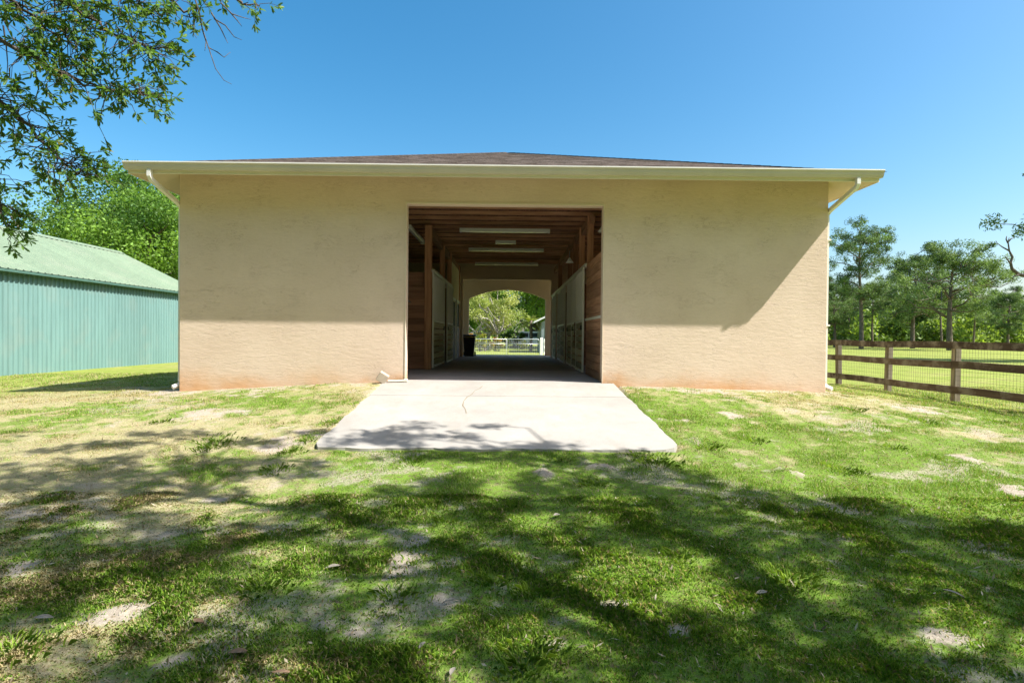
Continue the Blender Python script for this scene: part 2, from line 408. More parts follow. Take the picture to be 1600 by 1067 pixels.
M['deck'] = wood('ceiling_deck', (.12, .055, .034), (.25, .125, .08), 1)  # shade of the gaps between joists put into the deck colour
M['post'] = wood('post_wood', (.34, .155, .085), (.58, .31, .18), 2)
M['panelY'] = wood('brown_boards', (.28, .14, .08), (.48, .27, .165), 1)
M['panelX'] = wood('brown_boards_cross', (.24, .115, .07), (.40, .21, .135), 0)
M['stall'] = wood('stall_boards', (.40, .36, .22), (.58, .54, .37), 1, grain=12, bump=.12)
M['frame'] = plain('stall_frame', (.72, .70, .62), .45, .06, 4, spec=.5)
M['grille'] = plain('stall_grille', (.70, .68, .64), .4, .05, 4, spec=.5)
M['black'] = plain('opening_dark', (.012, .012, .012), .8, .1)  # near-black standing in for the dark inside openings
M['tanwood'] = wood('tack_room_wall', (.42, .35, .22), (.56, .47, .32), 2, grain=9, bump=.1)
M['purple'] = wood('grey_door_boards', (.24, .21, .22), (.36, .32, .32), 2, grain=9)
M['whitepaint'] = plain('white_paint', (.78, .77, .73), .5, .04)
M['lamp'] = plain('lamp_housing', (.80, .79, .74), .4, .04)
M['diffuser'] = plain('lamp_diffuser', (.88, .86, .80), .25, .03, spec=.5)
M['metal'] = plain('dull_metal', (.32, .32, .33), .4, .15, metal=.7)
M['galv'] = plain('galvanised', (.68, .70, .72), .35, .08, metal=.35)
M['blackplastic'] = plain('black_plastic', (.014, .014, .015), .45, .2)
M['strap'] = plain('leather_strap', (.16, .055, .03), .6, .2)
M['block'] = plain('tan_block', (.42, .35, .27), .8, .12, 12, bump=.3)
M['crack'] = plain('crack', (.25, .21, .14), .95, .3, 40)

# ------------------------------------------------------------------ ground
def grow(a, first, ratio, end):
    out = [a]; st = first; sg = 1 if end > a else -1
    while (out[-1] - end) * sg < 0: out.append(out[-1] + sg * st); st *= ratio
    return out[1:]
xs = np.concatenate([grow(-8, .08, 1.09, -900)[::-1], np.arange(-8, 8.001, .055), grow(8, .08, 1.09, 900)])
ys = np.concatenate([grow(1.4, .08, 1.12, -300)[::-1], np.arange(1.4, 10.2, .055), grow(10.2, .08, 1.085, 1500)])
GX, GY = np.meshgrid(xs, ys, indexing='ij')
GZ = gz(GX, GY)
nx, ny = GX.shape
idx = np.arange(nx * ny).reshape(nx, ny)
gf = np.stack([idx[:-1, :-1], idx[1:, :-1], idx[1:, 1:], idx[:-1, 1:]], -1).reshape(-1, 4)
farm = sstep(8.5, 12.5, np.hypot(np.maximum(np.abs(GX) - 4, 0), GY * .98) + (fbm(GX * .6, GY * .6, 3, 77) - .5) * 3)
br = bare_mask(GX, GY) * sstep(26, 14, np.hypot(GX, GY)); dr = dry_mask(GX, GY)
gme = np_mesh('ground', np.stack([GX, GY, GZ], -1).reshape(-1, 3), gf, M['ground'], True, np.stack([br, dr, farm], -1).reshape(-1, 3))
tag(link('ground', gme), kind='structure', label='patchy grass and sand ground around the barn')

# ------------------------------------------------------------------ concrete ramp
def ramp_z(y): return 0.0 if y >= 9.95 else (9.95 - y) * -.124
def ramp_slab(name, outline, thick=.16):
    pts = outline; n = len(pts)
    vs = [(x, y, ramp_z(y)) for x, y in pts] + [(x, y, ramp_z(y) - thick) for x, y in pts]
    mb = MB().add(vs, [tuple(range(n)), tuple(range(n, 2 * n))[::-1]] + [(i, n + i, n + (i + 1) % n, (i + 1) % n) for i in range(n)])
    return mb
ramp = thing('concrete_ramp', (0, 8, -.3), None, None, None, 'structure'); ramp['label'] = 'pale concrete ramp leading up into the barn'
wmb(MB().add([(-2.2, 8.885, ramp_z(8.885)), (2.055, 8.885, ramp_z(8.885)), (2.04, 9.95, 0), (-2.2, 9.95, 0), (-2.2, 8.885, -.32), (2.055, 8.885, -.32), (2.04, 9.95, -.2), (-2.2, 9.95, -.2),
    (-1.822, 9.95, 0), (-1.822, 10.25, 0), (1.822, 10.25, 0), (1.822, 9.95, 0), (-1.822, 9.95, -.2), (-1.822, 10.25, -.2), (1.822, 10.25, -.2), (1.822, 9.95, -.2)],
    [(0, 1, 2, 11, 8, 3), (0, 4, 5, 1), (1, 5, 6, 2), (3, 7, 4, 0), (2, 6, 15, 11), (3, 8, 12, 7), (8, 11, 10, 9), (8, 9, 13, 12), (11, 15, 14, 10), (9, 10, 14, 13)]), 'slab', M['ramp'], ramp)
edge = [(-2.2 + .014 * math.sin(y * 7.3) + .008 * math.sin(y * 23), y) for y in np.linspace(8.87, 6.42, 22)] + [(-2.13, 6.28)]
edge += [(x, 6.26 + .018 * math.sin(x * 5.1) + .012 * math.sin(x * 13) + .007 * math.sin(x * 31)) for x in np.linspace(-1.9, 1.75, 40)]
edge += [(1.95, 6.29), (2.07, 6.36), (2.135, 6.47), (2.14, 6.65)] + [(2.135 - .035 * (y - 6.75) + .012 * math.sin(y * 6.1) + .007 * math.sin(y * 19), y) for y in np.linspace(6.8, 8.87, 18)]
wmb(ramp_slab('slab', edge), 'slab', M['ramp'], ramp)
def strip(path, w, lift=.003):
    vs = []; fs = []
    for i, (x, y) in enumerate(path):
        a = path[max(i - 1, 0)]; b = path[min(i + 1, len(path) - 1)]; t = np.array((b[0] - a[0], b[1] - a[1])); t /= np.linalg.norm(t); ww = w * (.4 + 1.1 * random.random())
        vs += [(x - t[1] * ww, y + t[0] * ww, ramp_z(y + t[0] * ww) + lift), (x + t[1] * ww, y - t[0] * ww, ramp_z(y - t[0] * ww) + lift)]
        if i: fs.append((2 * i - 2, 2 * i - 1, 2 * i + 1, 2 * i))
    return MB().add(vs, fs)
ck = [pix_ground(*p) for p in []]
def on_ramp(px, py):
    d = pix_ray(px, py); y = 8.0
    for _ in range(20):
        t = (ramp_z(y) - EYE[2]) / d[2]; y = EYE[1] + d[1] * t
    return (EYE[0] + d[0] * t, y)
cp_ = [(729, 617), (727, 614), (723, 612), (725, 609), (730, 606.5), (737, 605), (742, 602.5), (750, 601), (754, 599.5)]
wmb(strip([on_ramp(*p) for p in cp_], .009), 'crack', M['crack'], ramp)

# ------------------------------------------------------------------ barn
barn = thing('horse_barn', (0, 10, 0), 'tan stucco horse barn with wide central aisle and brown hip roof', 'barn')
WT = 3.822                      # wall top
EX, EF, EB = 6.48, 9.33, 25.0   # eaves: half width, front, back
def arch_pts(hw, z0, z1, n=14):
    r = (hw * hw + (z1 - z0) ** 2) / (2 * (z1 - z0)); c = z1 - r; a = math.asin(hw / r)
    return [(r * math.sin(t), c + r * math.cos(t)) for t in np.linspace(a, -a, n)]
fw = [(-6.02, -.8), (-1.825, -.8), (-1.825, 3.29), (1.825, 3.29), (1.825, -.8), (6.02, -.8), (6.02, WT), (-6.02, WT)]
front = wmb(MB().prism(fw, 'y', 10.0, 10.2), 'front_wall', M['stucco'], barn)
mod = front.modifiers.new('bevel', 'BEVEL'); mod.width = .012; mod.segments = 2; mod.limit_method = 'ANGLE'
def side_wall(x0, x1, added_wins):
    mb = MB(); mb.box(x0, x1, 10.2, 22.0, -.8, 1.25); mb.box(x0, x1, 10.2, 22.0, 2.25, WT); e = 10.2
    for (a, b) in added_wins: mb.box(x0, x1, e, a, 1.25, 2.25); e = b
    mb.box(x0, x1, e, 22.0, 1.25, 2.25); w = wmb(mb, 'side_wall', M['stucco'], barn)
    for (a, b) in added_wins:      # framed openings added out of view to let daylight into the stalls
        xm = (x0 + x1) / 2
        for (p, q, r_, t_) in ((a, a + .05, 1.25, 2.25), (b - .05, b, 1.25, 2.25), (a + .05, b - .05, 1.25, 1.3), (a + .05, b - .05, 2.2, 2.25)): wbox('added_window_frame', M['trim'], w, xm - .03, xm + .03, p, q, r_, t_)
side_wall(-6.02, -5.86, [(11.2, 12.6), (14.9, 16.7), (19.3, 20.7)])
side_wall(5.86, 6.02, [(10.9, 12.0), (13.5, 15.3), (17.0, 18.8), (20.0, 21.6)])
rw = [(-6.02, -.8), (-1.80, -.8), (-1.80, 3.16), (1.80, 3.16), (1.80, -.8), (6.02, -.8), (6.02, WT), (-6.02, WT)]
wmb(MB().prism(rw, 'y', 22.0, 22.16), 'rear_wall', M['stucco'], barn)
ap = [(-3.0, -.8), (-1.72, -.8), (-1.72, 2.52)] + arch_pts(1.72, 2.52, 2.93)[::-1][1:-1] + [(1.72, 2.52), (1.72, -.8), (3.0, -.8), (3.0, WT), (-3.0, WT)]
wmb(MB().prism(ap, 'y', 24.2, 24.4), 'arch_wall', M['stucco'], barn)
for s in (-1, 1):
    wbox('porch_column', M['stucco'], barn, s * 5.8 - .2, s * 5.8 + .2, 24.0, 24.4, -.8, WT, .01)
    wbox('arch_ledge', M['edge'], barn, s * 1.86 - .15, s * 1.86 + .15, 24.17, 24.198, 2.44, 2.50)
# paler strips painting the light caught on the edges of the opening
wbox('highlight_trim', M['edge'], barn, -1.845, 1.845, 9.988, 9.9985, 3.292, 3.322)
for s in (-1, 1):
    a, b = sorted((s * 1.828, s * 1.842)); wbox('highlight_trim', M['edge'], barn, a, b, 9.989, 9.9985, .02, 3.291)
# roof
zG = 3.778; zE = 3.752; SL = .380; zR = zE + SL * EX; yA, yB = EF + EX, EB - EX
def hip(z0, z1, flip):
    v = [(-EX, EF, z0), (EX, EF, z0), (EX, EB, z0), (-EX, EB, z0), (0, yA, z1), (0, yB, z1)]
    f = [(0, 1, 4), (1, 2, 5, 4), (2, 3, 5), (3, 0, 4, 5)]
    return MB().add(v, [q[::-1] for q in f] if flip else f)
M['shingle'] = (lambda k: k.done(k.mix(k.ramp(k.noise(k.pos((1, 1, 1)), 26, 5, .7), [(.3, 0.0), (.7, 1.0)]), (.045, .036, .030), (.165, .13, .105)), .95, spec=.1))(NT('brown_shingle'))
roof = wmb(hip(zE, zR, False), 'roof', M['shingle'], barn)
wmb(hip(zE - .15, zR - .15, True), 'soffit', M['soffit'], barn)
def shingle_courses():
    """dimensional shingles on the four slopes, each tab a little slab of its own thickness"""
    mb = MB(); r = random.Random(3); L = EX / math.cos(math.atan(SL)); n = int(L / .145)
    for i in range(n):
        d0 = i * .145 * math.cos(math.atan(SL)); d1 = d0 + .2 * math.cos(math.atan(SL)); w = EX - d0; x = -w
        while x < w - .05:
            x2 = min(x + r.uniform(.12, .34), w); w1 = EX - min(d1, EX); cl = lambda q: max(-w1, min(w1, q)); t = r.uniform(.004, .012)
            z0 = zE + SL * d0; z1 = zE + SL * d1
            vs = [(x, EF + d0, z0 + .002), (x2, EF + d0, z0 + .002), (x, EF + d0, z0 + t), (x2, EF + d0, z0 + t), (cl(x), EF + d1, z1 + .002), (cl(x2), EF + d1, z1 + .002)]
            mb.add(vs, [(0, 1, 3, 2), (2, 3, 5, 4), (0, 2, 4), (1, 5, 3)]); x = x2
    for s in (-1, 1):
        for i in range(n):
            d0 = i * .145 * math.cos(math.atan(SL)); d1 = d0 + .2 * math.cos(math.atan(SL)); a = EF + d0; b = EB - d0; x = s * (EX - d0); xx = s * (EX - d1); y = a
            while y < b - .3:
                y2 = min(y + r.uniform(.6, 1.2), b); t = r.uniform(.003, .006)
                mb.add([(x, y, zE + SL * d0 + .002), (x, y2, zE + SL * d0 + .002), (x, y, zE + SL * d0 + t), (x, y2, zE + SL * d0 + t), (xx, max(y, EF + d1), zE + SL * d1 + .002), (xx, min(y2, EB - d1), zE + SL * d1 + .002)],
                    [(0, 1, 3, 2), (2, 3, 5, 4)] if s < 0 else [(0, 2, 3, 1), (2, 4, 5, 3)]); y = y2
    return mb
sh = wmb(shingle_courses(), 'shingles', M['shingle'], roof); sh['kind'] = 'stuff'
for s in (-1, 1):      # hip caps
    mb = MB(); n = 48; a = np.array((s * EX, EF, zE + .004)); b = np.array((0, yA, zR + .004))
    for i in range(n):
        p = a + (b - a) * i / n; q = a + (b - a) * (i + 1.25) / n; sd = np.array((1, s * -1.0, 0)) * .1
        mb.add([p - sd + (0, 0, -.012), p + (0, 0, .004), p + sd + (0, 0, -.012), q - sd + (0, 0, -.014), q + (0, 0, .002), q + sd + (0, 0, -.02)], [(0, 1, 4, 3), (1, 2, 5, 4), (0, 2, 1)])
    wmb(mb, 'hip_cap', M['shingle'], roof)
# fascia, gutter, downspouts
wbox('fascia', M['trim'], barn, -EX - .004, EX + .004, EF - .024, EF, zE - .16, zE - .01)
wbox('fascia', M['trim'], barn, -EX - .02, -EX, EF, EB, zE - .16, zE + .003)
wbox('fascia', M['trim'], barn, EX, EX + .02, EF, EB, zE - .16, zE + .003)
g0 = EF - .025
gp = [(g0, zG - .02), (g0, zG - .135), (g0 - .065, zG - .135), (g0 - .075, zG - .115), (g0 - .088, zG - .095), (g0 - .1, zG - .05), (g0 - .118, zG - .03), (g0 - .118, zG - .012), (g0 - .108, zG - .012), (g0 - .106, zG - .024),
      (g0 - .088, zG - .046), (g0 - .06, zG - .125), (g0 - .006, zG - .125), (g0 - .006, zG - .02)]
gut = wmb(MB().prism(gp, 'x', -EX - .02, EX + .02), 'gutter', M['gutter'], barn)
wbox('lip', M['spout'], gut, -EX - .02, EX + .02, g0 - .1215, g0 - .1185, zG - .028, zG - .009)
wbox('drip_edge', M['spout'], barn, -EX, EX, EF - .045, EF - .024, zG - .03, zG - .022)
for s in (-1, 1):
    wmb(MB().prism([gp[0]] + gp[1:9], 'x', *sorted((s * (EX + .021), s * (EX + .024)))), 'end_cap', M['gutter'], gut)
    X = s * 6.06
    gb = float(gz(s * 6.1, 10.1))
    path = [(X + s * .02, g0 - .045, zG - .134), (X + s * .02, g0 - .045, zG - .24), (X + s * .02, g0 - .01, zG - .29), (X, 10.02, zG - .52), (X, 10.115, zG - .58), (X, 10.115, zG - .68), (X, 10.115, gb + .2), (X, 10.115, gb + .15), (X + s * .03, 10.07, gb + .10), (X + s * .08, 10.0, gb + .07)]
    ds = wmb(MB().tube(path, .04, rect=(.036, .03)), 'downspout', M['spout'], barn)
    for z in (2.7, 1.1): wmb(MB().box(min(X, s * 6.02) - .005, max(X, s * 6.02) + .04 * (s > 0) + .01, 10.045, 10.155, z, z + .03), 'strap', M['spout'], ds)

# floor
for nm, m, a, b, zz in (('concrete_floor', 'floor', 10.25, 13.45, 0), ('aisle_floor', 'rubber', 13.45, 22.0, -.004), ('porch_floor', 'floor', 22.0, 24.75, -.002)):
    w = 5.86 if a < 22 else 6.2
    tag(box(nm, M[m], None, -w, w, a, b, -.75, zz), kind='structure', label=nm.replace('_', ' ') + ' slab inside the barn')

# ceiling
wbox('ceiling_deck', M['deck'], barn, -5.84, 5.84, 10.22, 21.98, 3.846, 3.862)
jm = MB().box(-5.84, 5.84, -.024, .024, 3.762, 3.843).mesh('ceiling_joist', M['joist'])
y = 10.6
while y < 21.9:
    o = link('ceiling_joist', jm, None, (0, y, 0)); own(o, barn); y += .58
pm = {}
def post(x, y, w=.14, d=.09, z0=0.0, z1=3.63):
    wbox('post', M['post'], barn, x - w / 2, x + w / 2, y - d / 2, y + d / 2, z0, z1, .004)
post(-1.96, 13.62, .17, .13)
for y in (12.3, 13.7, 15.0, 16.35, 19.5): post(1.93, y, .14, .11, 0, 3.63)
for y in (16.2, 18.15, 21.3): post(-1.93, y, .14, .11, 0, 3.63)
for s in (-1, 1): wbox('beam', M['panelY'], barn, s * 1.96 - .06, s * 1.96 + .06, 12.2 if s > 0 else 13.6, 21.9, 3.42, 3.625)
# brown board partitions
def boards(parent, mat, along, fixed, a, b, z0, z1, h=.145, t=.03, gap=.006):
    n = max(1, round((z1 - z0) / h)); hh = (z1 - z0) / n; me = None
    for i in range(n):
        z = z0 + i * hh; tt = t + random.uniform(-.003, .003)
        if along == 'y': wbox('board', mat, parent, fixed - tt / 2, fixed + tt / 2, a, b, z + gap / 2, z + hh - gap / 2, .004)
        else: wbox('board', mat, parent, a, b, fixed - tt / 2, fixed + tt / 2, z + gap / 2, z + hh - gap / 2, .004)
def pempty(name): 
    o = empty(name); ORG[o.name] = Vector((0, 0, 0)); return own(o, barn)
pt = pempty('partition_wall')
boards(pt, M['panelX'], 'x', 13.6, -5.8, -2.05, .01, 2.09, .16)
wbox('backing', M['panelX'], pt, -5.8, -2.05, 13.63, 13.64, 0, 2.08)
pt = pempty('partition_wall')
boards(pt, M['panelY'], 'y', 1.86, 10.22, 12.24, .01, 2.5, .165)
wbox('rail', M['frame'], pt, 1.82, 1.844, 10.23, 12.24, 1.22, 1.27)
wbox('backing', M['panelY'], pt, 1.885, 1.895, 10.22, 12.24, 0, 2.49)
# dark lining behind the stalls so that nothing is hollow
for s in (-1, 1):
    for y in ((12.3, 16.35, 19.5) if s > 0 else (13.7, 18.2)):
        wbox('stall_partition', M['panelX'], barn, min(s * 2.03, s * 5.85), max(s * 2.03, s * 5.85), y - .03, y + .03, 0, 2.45)
def stall(side, panels, ztop=2.46):
    """panels: (y0, y1, door?) ; front plane at x = side*1.85"""
    st = pempty('stall_front'); f = side * 1.85; y0 = panels[0][0]; y1 = panels[-1][1]
    tr = wbox('track', M['frame'], st, f - .05, f + .05, y0 - .12, y1, ztop, ztop + .075, .01)
    for (a, b, door) in panels:
        x = f - side * (.05 if door else 0)
        w = .055
        for (p, q, r_, t_) in ((a, a + w, .03, ztop), (b - w, b, .03, ztop)): wbox('frame_bar', M['frame'], st, x - .022, x + .022, p + .002, q - .002, r_, t_ - .003, .006)
        for z in (.035, 1.2, ztop - .06): wbox('frame_bar', M['frame'], st, x - .02, x + .02, a + w, b - w, z, z + .05, .005)
        boards(st, M['stall'], 'y', x, a + w, b - w, .09, 1.198, .158, .026, .022)
        g = MB(); n = int((b - a - 2 * w) / .095)
        for i in range(n):
            yy = a + w + (i + .5) * (b - a - 2 * w) / n; g.tube([(x, yy, 1.25), (x, yy, ztop - .06)], .011, 6, cap=False)
        gr = wmb(g, 'grille', M['grille'], st); gr['kind'] = 'stuff'
        yy = a + .16 if door else b - .25
        wbox('feed_hole_dark', M['black'], st, x - .021, x + .021, yy, yy + .2, 1.02, 1.13)  # solid black block painting the dark inside a hole
        if door:
            wmb(MB().tube([(x - side * .04, b - .16, .95), (x - side * .075, b - .16, .97), (x - side * .075, b - .16, 1.13), (x - side * .04, b - .16, 1.15)], .01, 6), 'handle', M['metal'], st)
    return st
stall(1, [(12.38, 13.62, True), (13.72, 15.0, False), (15.0, 16.28, False)])
stall(1, [(16.48, 17.8, True), (17.85, 19.42, False)])
stall(1, [(19.62, 20.7, True), (20.75, 21.85, False)])
stall(-1, [(13.72, 16.1, False), (16.4, 18.0, True)])
tk = pempty('tack_room_front')
wbox('wall_panel', M['tanwood'], tk, -1.98, -1.9, 18.25, 21.9, 0, 3.41)
for a in (18.75, 20.3):
    wbox('door_casing', M['whitepaint'], tk, -1.9, -1.865, a - .09, a, .0, 2.2); wbox('door_casing', M['whitepaint'], tk, -1.9, -1.865, a + .95, a + 1.04, 0, 2.2)
    wbox('door_casing', M['whitepaint'], tk, -1.9, -1.867, a, a + .95, 2.11, 2.2)
    for i in range(6): wbox('door_board', M['purple'], tk, -1.9, -1.872, a + i * .158 + .004, a + (i + 1) * .158 - .004, .03, 1.15)
    wbox('door_dark_panel', M['black'], tk, -1.9, -1.88, a + .05, a + .9, 1.2, 2.06)  # black sheet painting the darkness of an open upper door

# ------------------------------------------------------------------ things inside the barn
def tube_light(x, y, length, along, label, z=3.62):
    o = thing('tube_light', (x, y, z), label, 'light', 'white tube lights under the barn ceiling')
    h = length / 2
    def b(nm, m, a0, a1, c0, c1, z0, z1, cc=.004):
        if along == 'x': wbox(nm, m, o, x + a0, x + a1, y + c0, y + c1, z + z0, z + z1, cc)
        else: wbox(nm, m, o, x + c0, x + c1, y + a0, y + a1, z + z0, z + z1, cc)
    b('housing', M['lamp'], -h, h, -.065, .065, -.055, 0)
    b('diffuser', M['diffuser'], -h + .03, h - .03, -.055, .055, -.092, -.056, .012)
    b('end_cap', M['lamp'], -h - .012, -h + .028, -.068, .068, -.095, -.0005); b('end_cap', M['lamp'], h - .028, h + .012, -.068, .068, -.095, -.0005)
tube_light(-.04, 13.9, 2.3, 'x', 'nearest and longest white tube light across the barn ceiling')
tube_light(-.03, 15.62, .56, 'x', 'short white light between the long tube lights on the ceiling')
tube_light(-.02, 17.0, 2.34, 'x', 'second of the long white tube lights along the ceiling')
tube_light(-.02, 20.3, 2.34, 'x', 'farthest long white tube light near the arched end')
tube_light(-2.45, 14.65, 2.3, 'y', 'white tube light at left running along the barn above the board partition')
def barn_lamp(x, y, z, label):
    o = thing('barn_lamp', (x, y, z), label, 'lamp', 'small shaded lamps above the right stalls')
    wmb(MB().tube([(x, y, z + .32), (x, y, z + .12)], .012, 6), 'stem', M['metal'], o)
    wmb(MB().lathe([(.02, .14), (.035, .11), (.06, .07), (.11, .0), (.105, .0), (.03, .09)], (x, y, z), 18), 'shade', M['lamp'], o, True)
barn_lamp(2.16, 12.0, 3.2, 'small pale cone lamp at top right of the barn opening')
barn_lamp(1.72, 14.6, 2.86, 'small pale lamp hanging above the first right stall')
tc = thing('trash_can', (-1.56, 22.55, 0), 'black plastic wheeled trash can by the arched end', 'trash can')
wmb(MB().box(-.19, .19, -.19, .19, 0, .1).add([(-.19, -.19, .1), (.19, -.19, .1), (.19, .19, .1), (-.19, .19, .1), (-.25, -.25, .8), (.25, -.25, .8), (.25, .25, .8), (-.25, .25, .8)],
    [(0, 1, 5, 4), (1, 2, 6, 5), (2, 3, 7, 6), (3, 0, 4, 7), (4, 5, 6, 7)]), 'body', M['blackplastic'], tc).matrix_parent_inverse = Matrix()
wmb(MB().prism([(-.27, .805), (.27, .805), (.27, .84), (.2, .885), (.08, .91), (-.08, .91), (-.2, .885), (-.27, .84)], 'x', -.27, .27), 'lid', M['blackplastic'], tc).matrix_parent_inverse = Matrix()
for s in (-1, 1): wmb(MB().tube([(s * .2, .2, .09), (s * .26, .2, .09)], .09, 14), 'wheel', M['blackplastic'], tc).matrix_parent_inverse = Matrix()
ha = thing('halter', (1.76, 13.62, 1.1), 'brown leather halter hanging on the first right stall door', 'halter')
for nm, pts in (('strap', [(0, 0, .12), (-.01, -.03, .02), (-.012, -.07, -.1), (-.01, -.02, -.2), (-.012, .05, -.1), (-.01, .03, .02), (0, 0, .12)]), ('noseband', [(-.014, -.07, -.1), (-.02, -.01, -.13), (-.014, .05, -.1)]), ('lead_rope', [(-.012, -.02, -.2), (-.016, .0, -.36), (-.012, .02, -.48)])):
    wmb(MB().tube(pts, .012, 6), nm, M['strap'], ha, True).matrix_parent_inverse = Matrix()
sr = thing('saddle_rack', (-2.4, 13.58, 1.62), 'dark metal folding rack fixed to the left board partition', 'rack')
for nm, pts in (('bar', [(-.22, -.01, .07), (-.2, -.34, .1), (-.02, -.34, .1), (0, -.01, .07)]), ('bar', [(-.11, -.01, .12), (-.11, -.36, .13)]), ('brace', [(-.11, -.01, -.12), (-.11, -.24, .08)])):
    wmb(MB().tube(pts, .016, 8), nm, M['metal'], sr, True).matrix_parent_inverse = Matrix()
bk = thing('tilted_block', (-2.18, 9.86, -.02), 'tilted tan box with a flat strap at the left foot of the opening', 'block')
b_ = wmb(MB().box(-.09, .09, -.075, .075, -.085, .085, .008), 'box', M['block'], bk); b_.matrix_parent_inverse = Matrix(); b_.location = (-.03, -.03, .1); b_.rotation_euler = (R(8), R(33), R(12))
wmb(MB().tube([(.06, .0, .045), (.2, .02, .04), (.37, .06, .045)], .02, rect=(.035, .012)), 'strap', M['trim'], bk).matrix_parent_inverse = Matrix()
wmb(MB().box(.34, .41, .02, .10, .02, .07, .008), 'foot_plate', M['trim'], bk).matrix_parent_inverse = Matrix()
# ------------------------------------------------------------------ green metal barn at left
def m_sheet(name, c):
    k = NT(name); oi = k.n('ObjectInfo'); p = k.pos((3.0, 3.0, .3)); f = k.noise(p, 2.2, 6, .65); g = k.noise(k.pos(), 1.0, 4)
    col = k.mix(k.ramp(f, [(.3, 0.0), (.75, 1.0)]), tuple(x * .88 for x in c), tuple(x * 1.08 for x in c))
    col = k.mix(1.0, col, k.ramp(oi.outputs['Random'], [(0, .93), (1, 1.05)]), 'MULTIPLY')
    col = k.mix(k.math('MULTIPLY', k.ramp(g, [(.5, 0.0), (.8, 1.0)]), .25), col, (.32, .30, .24))
    return k.done(col, k.ramp(f, [(.3, .38), (.7, .6)]), spec=.4)
M['teal'] = m_sheet('teal_sheet', (.155, .27, .25))
M['greenroof'] = m_sheet('green_roof_sheet', (.18, .24, .155))
M['greentrim'] = plain('dark_green_trim', (.07, .14, .11), .5, .1)
gb_ = thing('metal_barn', (-16.5, 15, -.3), 'long teal ribbed metal barn with a light green roof', 'barn')
def ribbed(w, l, rib=.15, h=.034):
    """sheet of width w along u with ribs, length l along v; returns verts (u,v,n) and quads"""
    prof = []; n = round(w / rib)
    for i in range(n):
        u = i * rib; prof += [(u, 0), (u + rib * .62, 0), (u + rib * .72, h), (u + rib * .86, h), (u + rib * .96, 0)]
    prof.append((w, 0)); vs = [(u, v, k) for v in (0, l) for u, k in prof]; m = len(prof)
    fs = [(i, i + 1, m + i + 1, m + i) for i in range(m - 1)]
    b = len(vs); vs += [(u, v, -.006) for v in (0, l) for u in (0, w)]; fs.append((b + 1, b, b + 2, b + 3))
    return vs, fs
GY0, GY1 = 6.2, 23.0; n = round((GY1 - GY0) / .9); wdt = (GY1 - GY0) / n
vs, fs = ribbed(wdt, 3.2, wdt / 6)
wall_me = MB().add([(k, u, v) for u, v, k in vs], fs).mesh('wall_panel', M['teal'])
for i in range(n):
    own(link('wall_panel', wall_me, None, (-13.0, GY0 + i * wdt, -.72)), gb_)
RX, EVX, zEv, zRd = -16.5, -12.78, 2.47, 4.27
Lr = math.hypot(RX - EVX, zRd - zEv); ang = math.atan2(zRd - zEv, EVX - RX)
vs, fs = ribbed(wdt, Lr, wdt / 4, .02)
roof_me = MB().add([(-v * math.cos(ang) + k * math.sin(ang), u, v * math.sin(ang) + k * math.cos(ang)) for u, v, k in vs], fs).mesh('roof_panel', M['greenroof'])
for i in range(n):
    own(link('roof_panel', roof_me, None, (EVX, GY0 + i * wdt, zEv)), gb_)
    own(link('roof_panel', roof_me, None, (2 * RX - EVX, GY0 + (i + 1) * wdt, zEv), (0, 0, math.pi)), gb_)
wmb(MB().prism([(RX - .25, zRd - .09), (RX, zRd + .035), (RX + .25, zRd - .09), (RX, zRd + .015)], 'y', GY0 - .02, GY1 + .02), 'ridge_cap', M['greenroof'], gb_)
gab = [(-13.01, -.75), (-13.01, 2.5), (RX, 4.2), (2 * RX + 13.01, 2.5), (2 * RX + 13.01, -.75)]
for y in (GY0 + .05, GY1 - .25): wmb(MB().prism(gab, 'y', y, y + .06), 'gable_wall', M['teal'], gb_)
wbox('eave_trim', M['greentrim'], gb_, EVX - .05, EVX - .01, GY0, GY1, zEv - .075, zEv - .012)
wbox('side_wall', M['teal'], gb_, 2 * RX + 13.0, 2 * RX + 13.05, GY0 + .12, GY1 - .26, -.75, 2.5)
wbox('soffit', M['teal'], gb_, -13.0, EVX - .06, GY0, GY1, 2.40, 2.42)

# ------------------------------------------------------------------ board fence at right
M['fence'] = wood('weathered_rail', (.05, .034, .026), (.12, .082, .062), 1, .85, 14, .4, (.21, .175, .145))
M['fencepost'] = wood('weathered_post', (.13, .105, .075), (.30, .25, .19), 2, .9, 12, .4)
M['wire'] = plain('fence_wire', (.10, .08, .065), .6, .1, metal=.4)
FX = 9.75; ys_f = [5.36, 7.42] + [9.49 + 2.06 * i for i in range(13)]
fen = thing('board_fence', (FX, 15.7, float(gz(FX, 15.7))), 'weathered brown three rail board fence with wire mesh right of barn', 'fence')
for i, y in enumerate(ys_f):
    g = float(gz(FX, y)); o = MB().box(-.065, .065, -.065, .065, g - .2, .79 + .015 * random.random(), .012).build('post', M['fencepost']); o.location = (FX, y, 0); o.rotation_euler = (R(random.uniform(-1.2, 1.2)), R(random.uniform(-1.2, 1.2)), R(random.uniform(-4, 4))); own(o, fen)
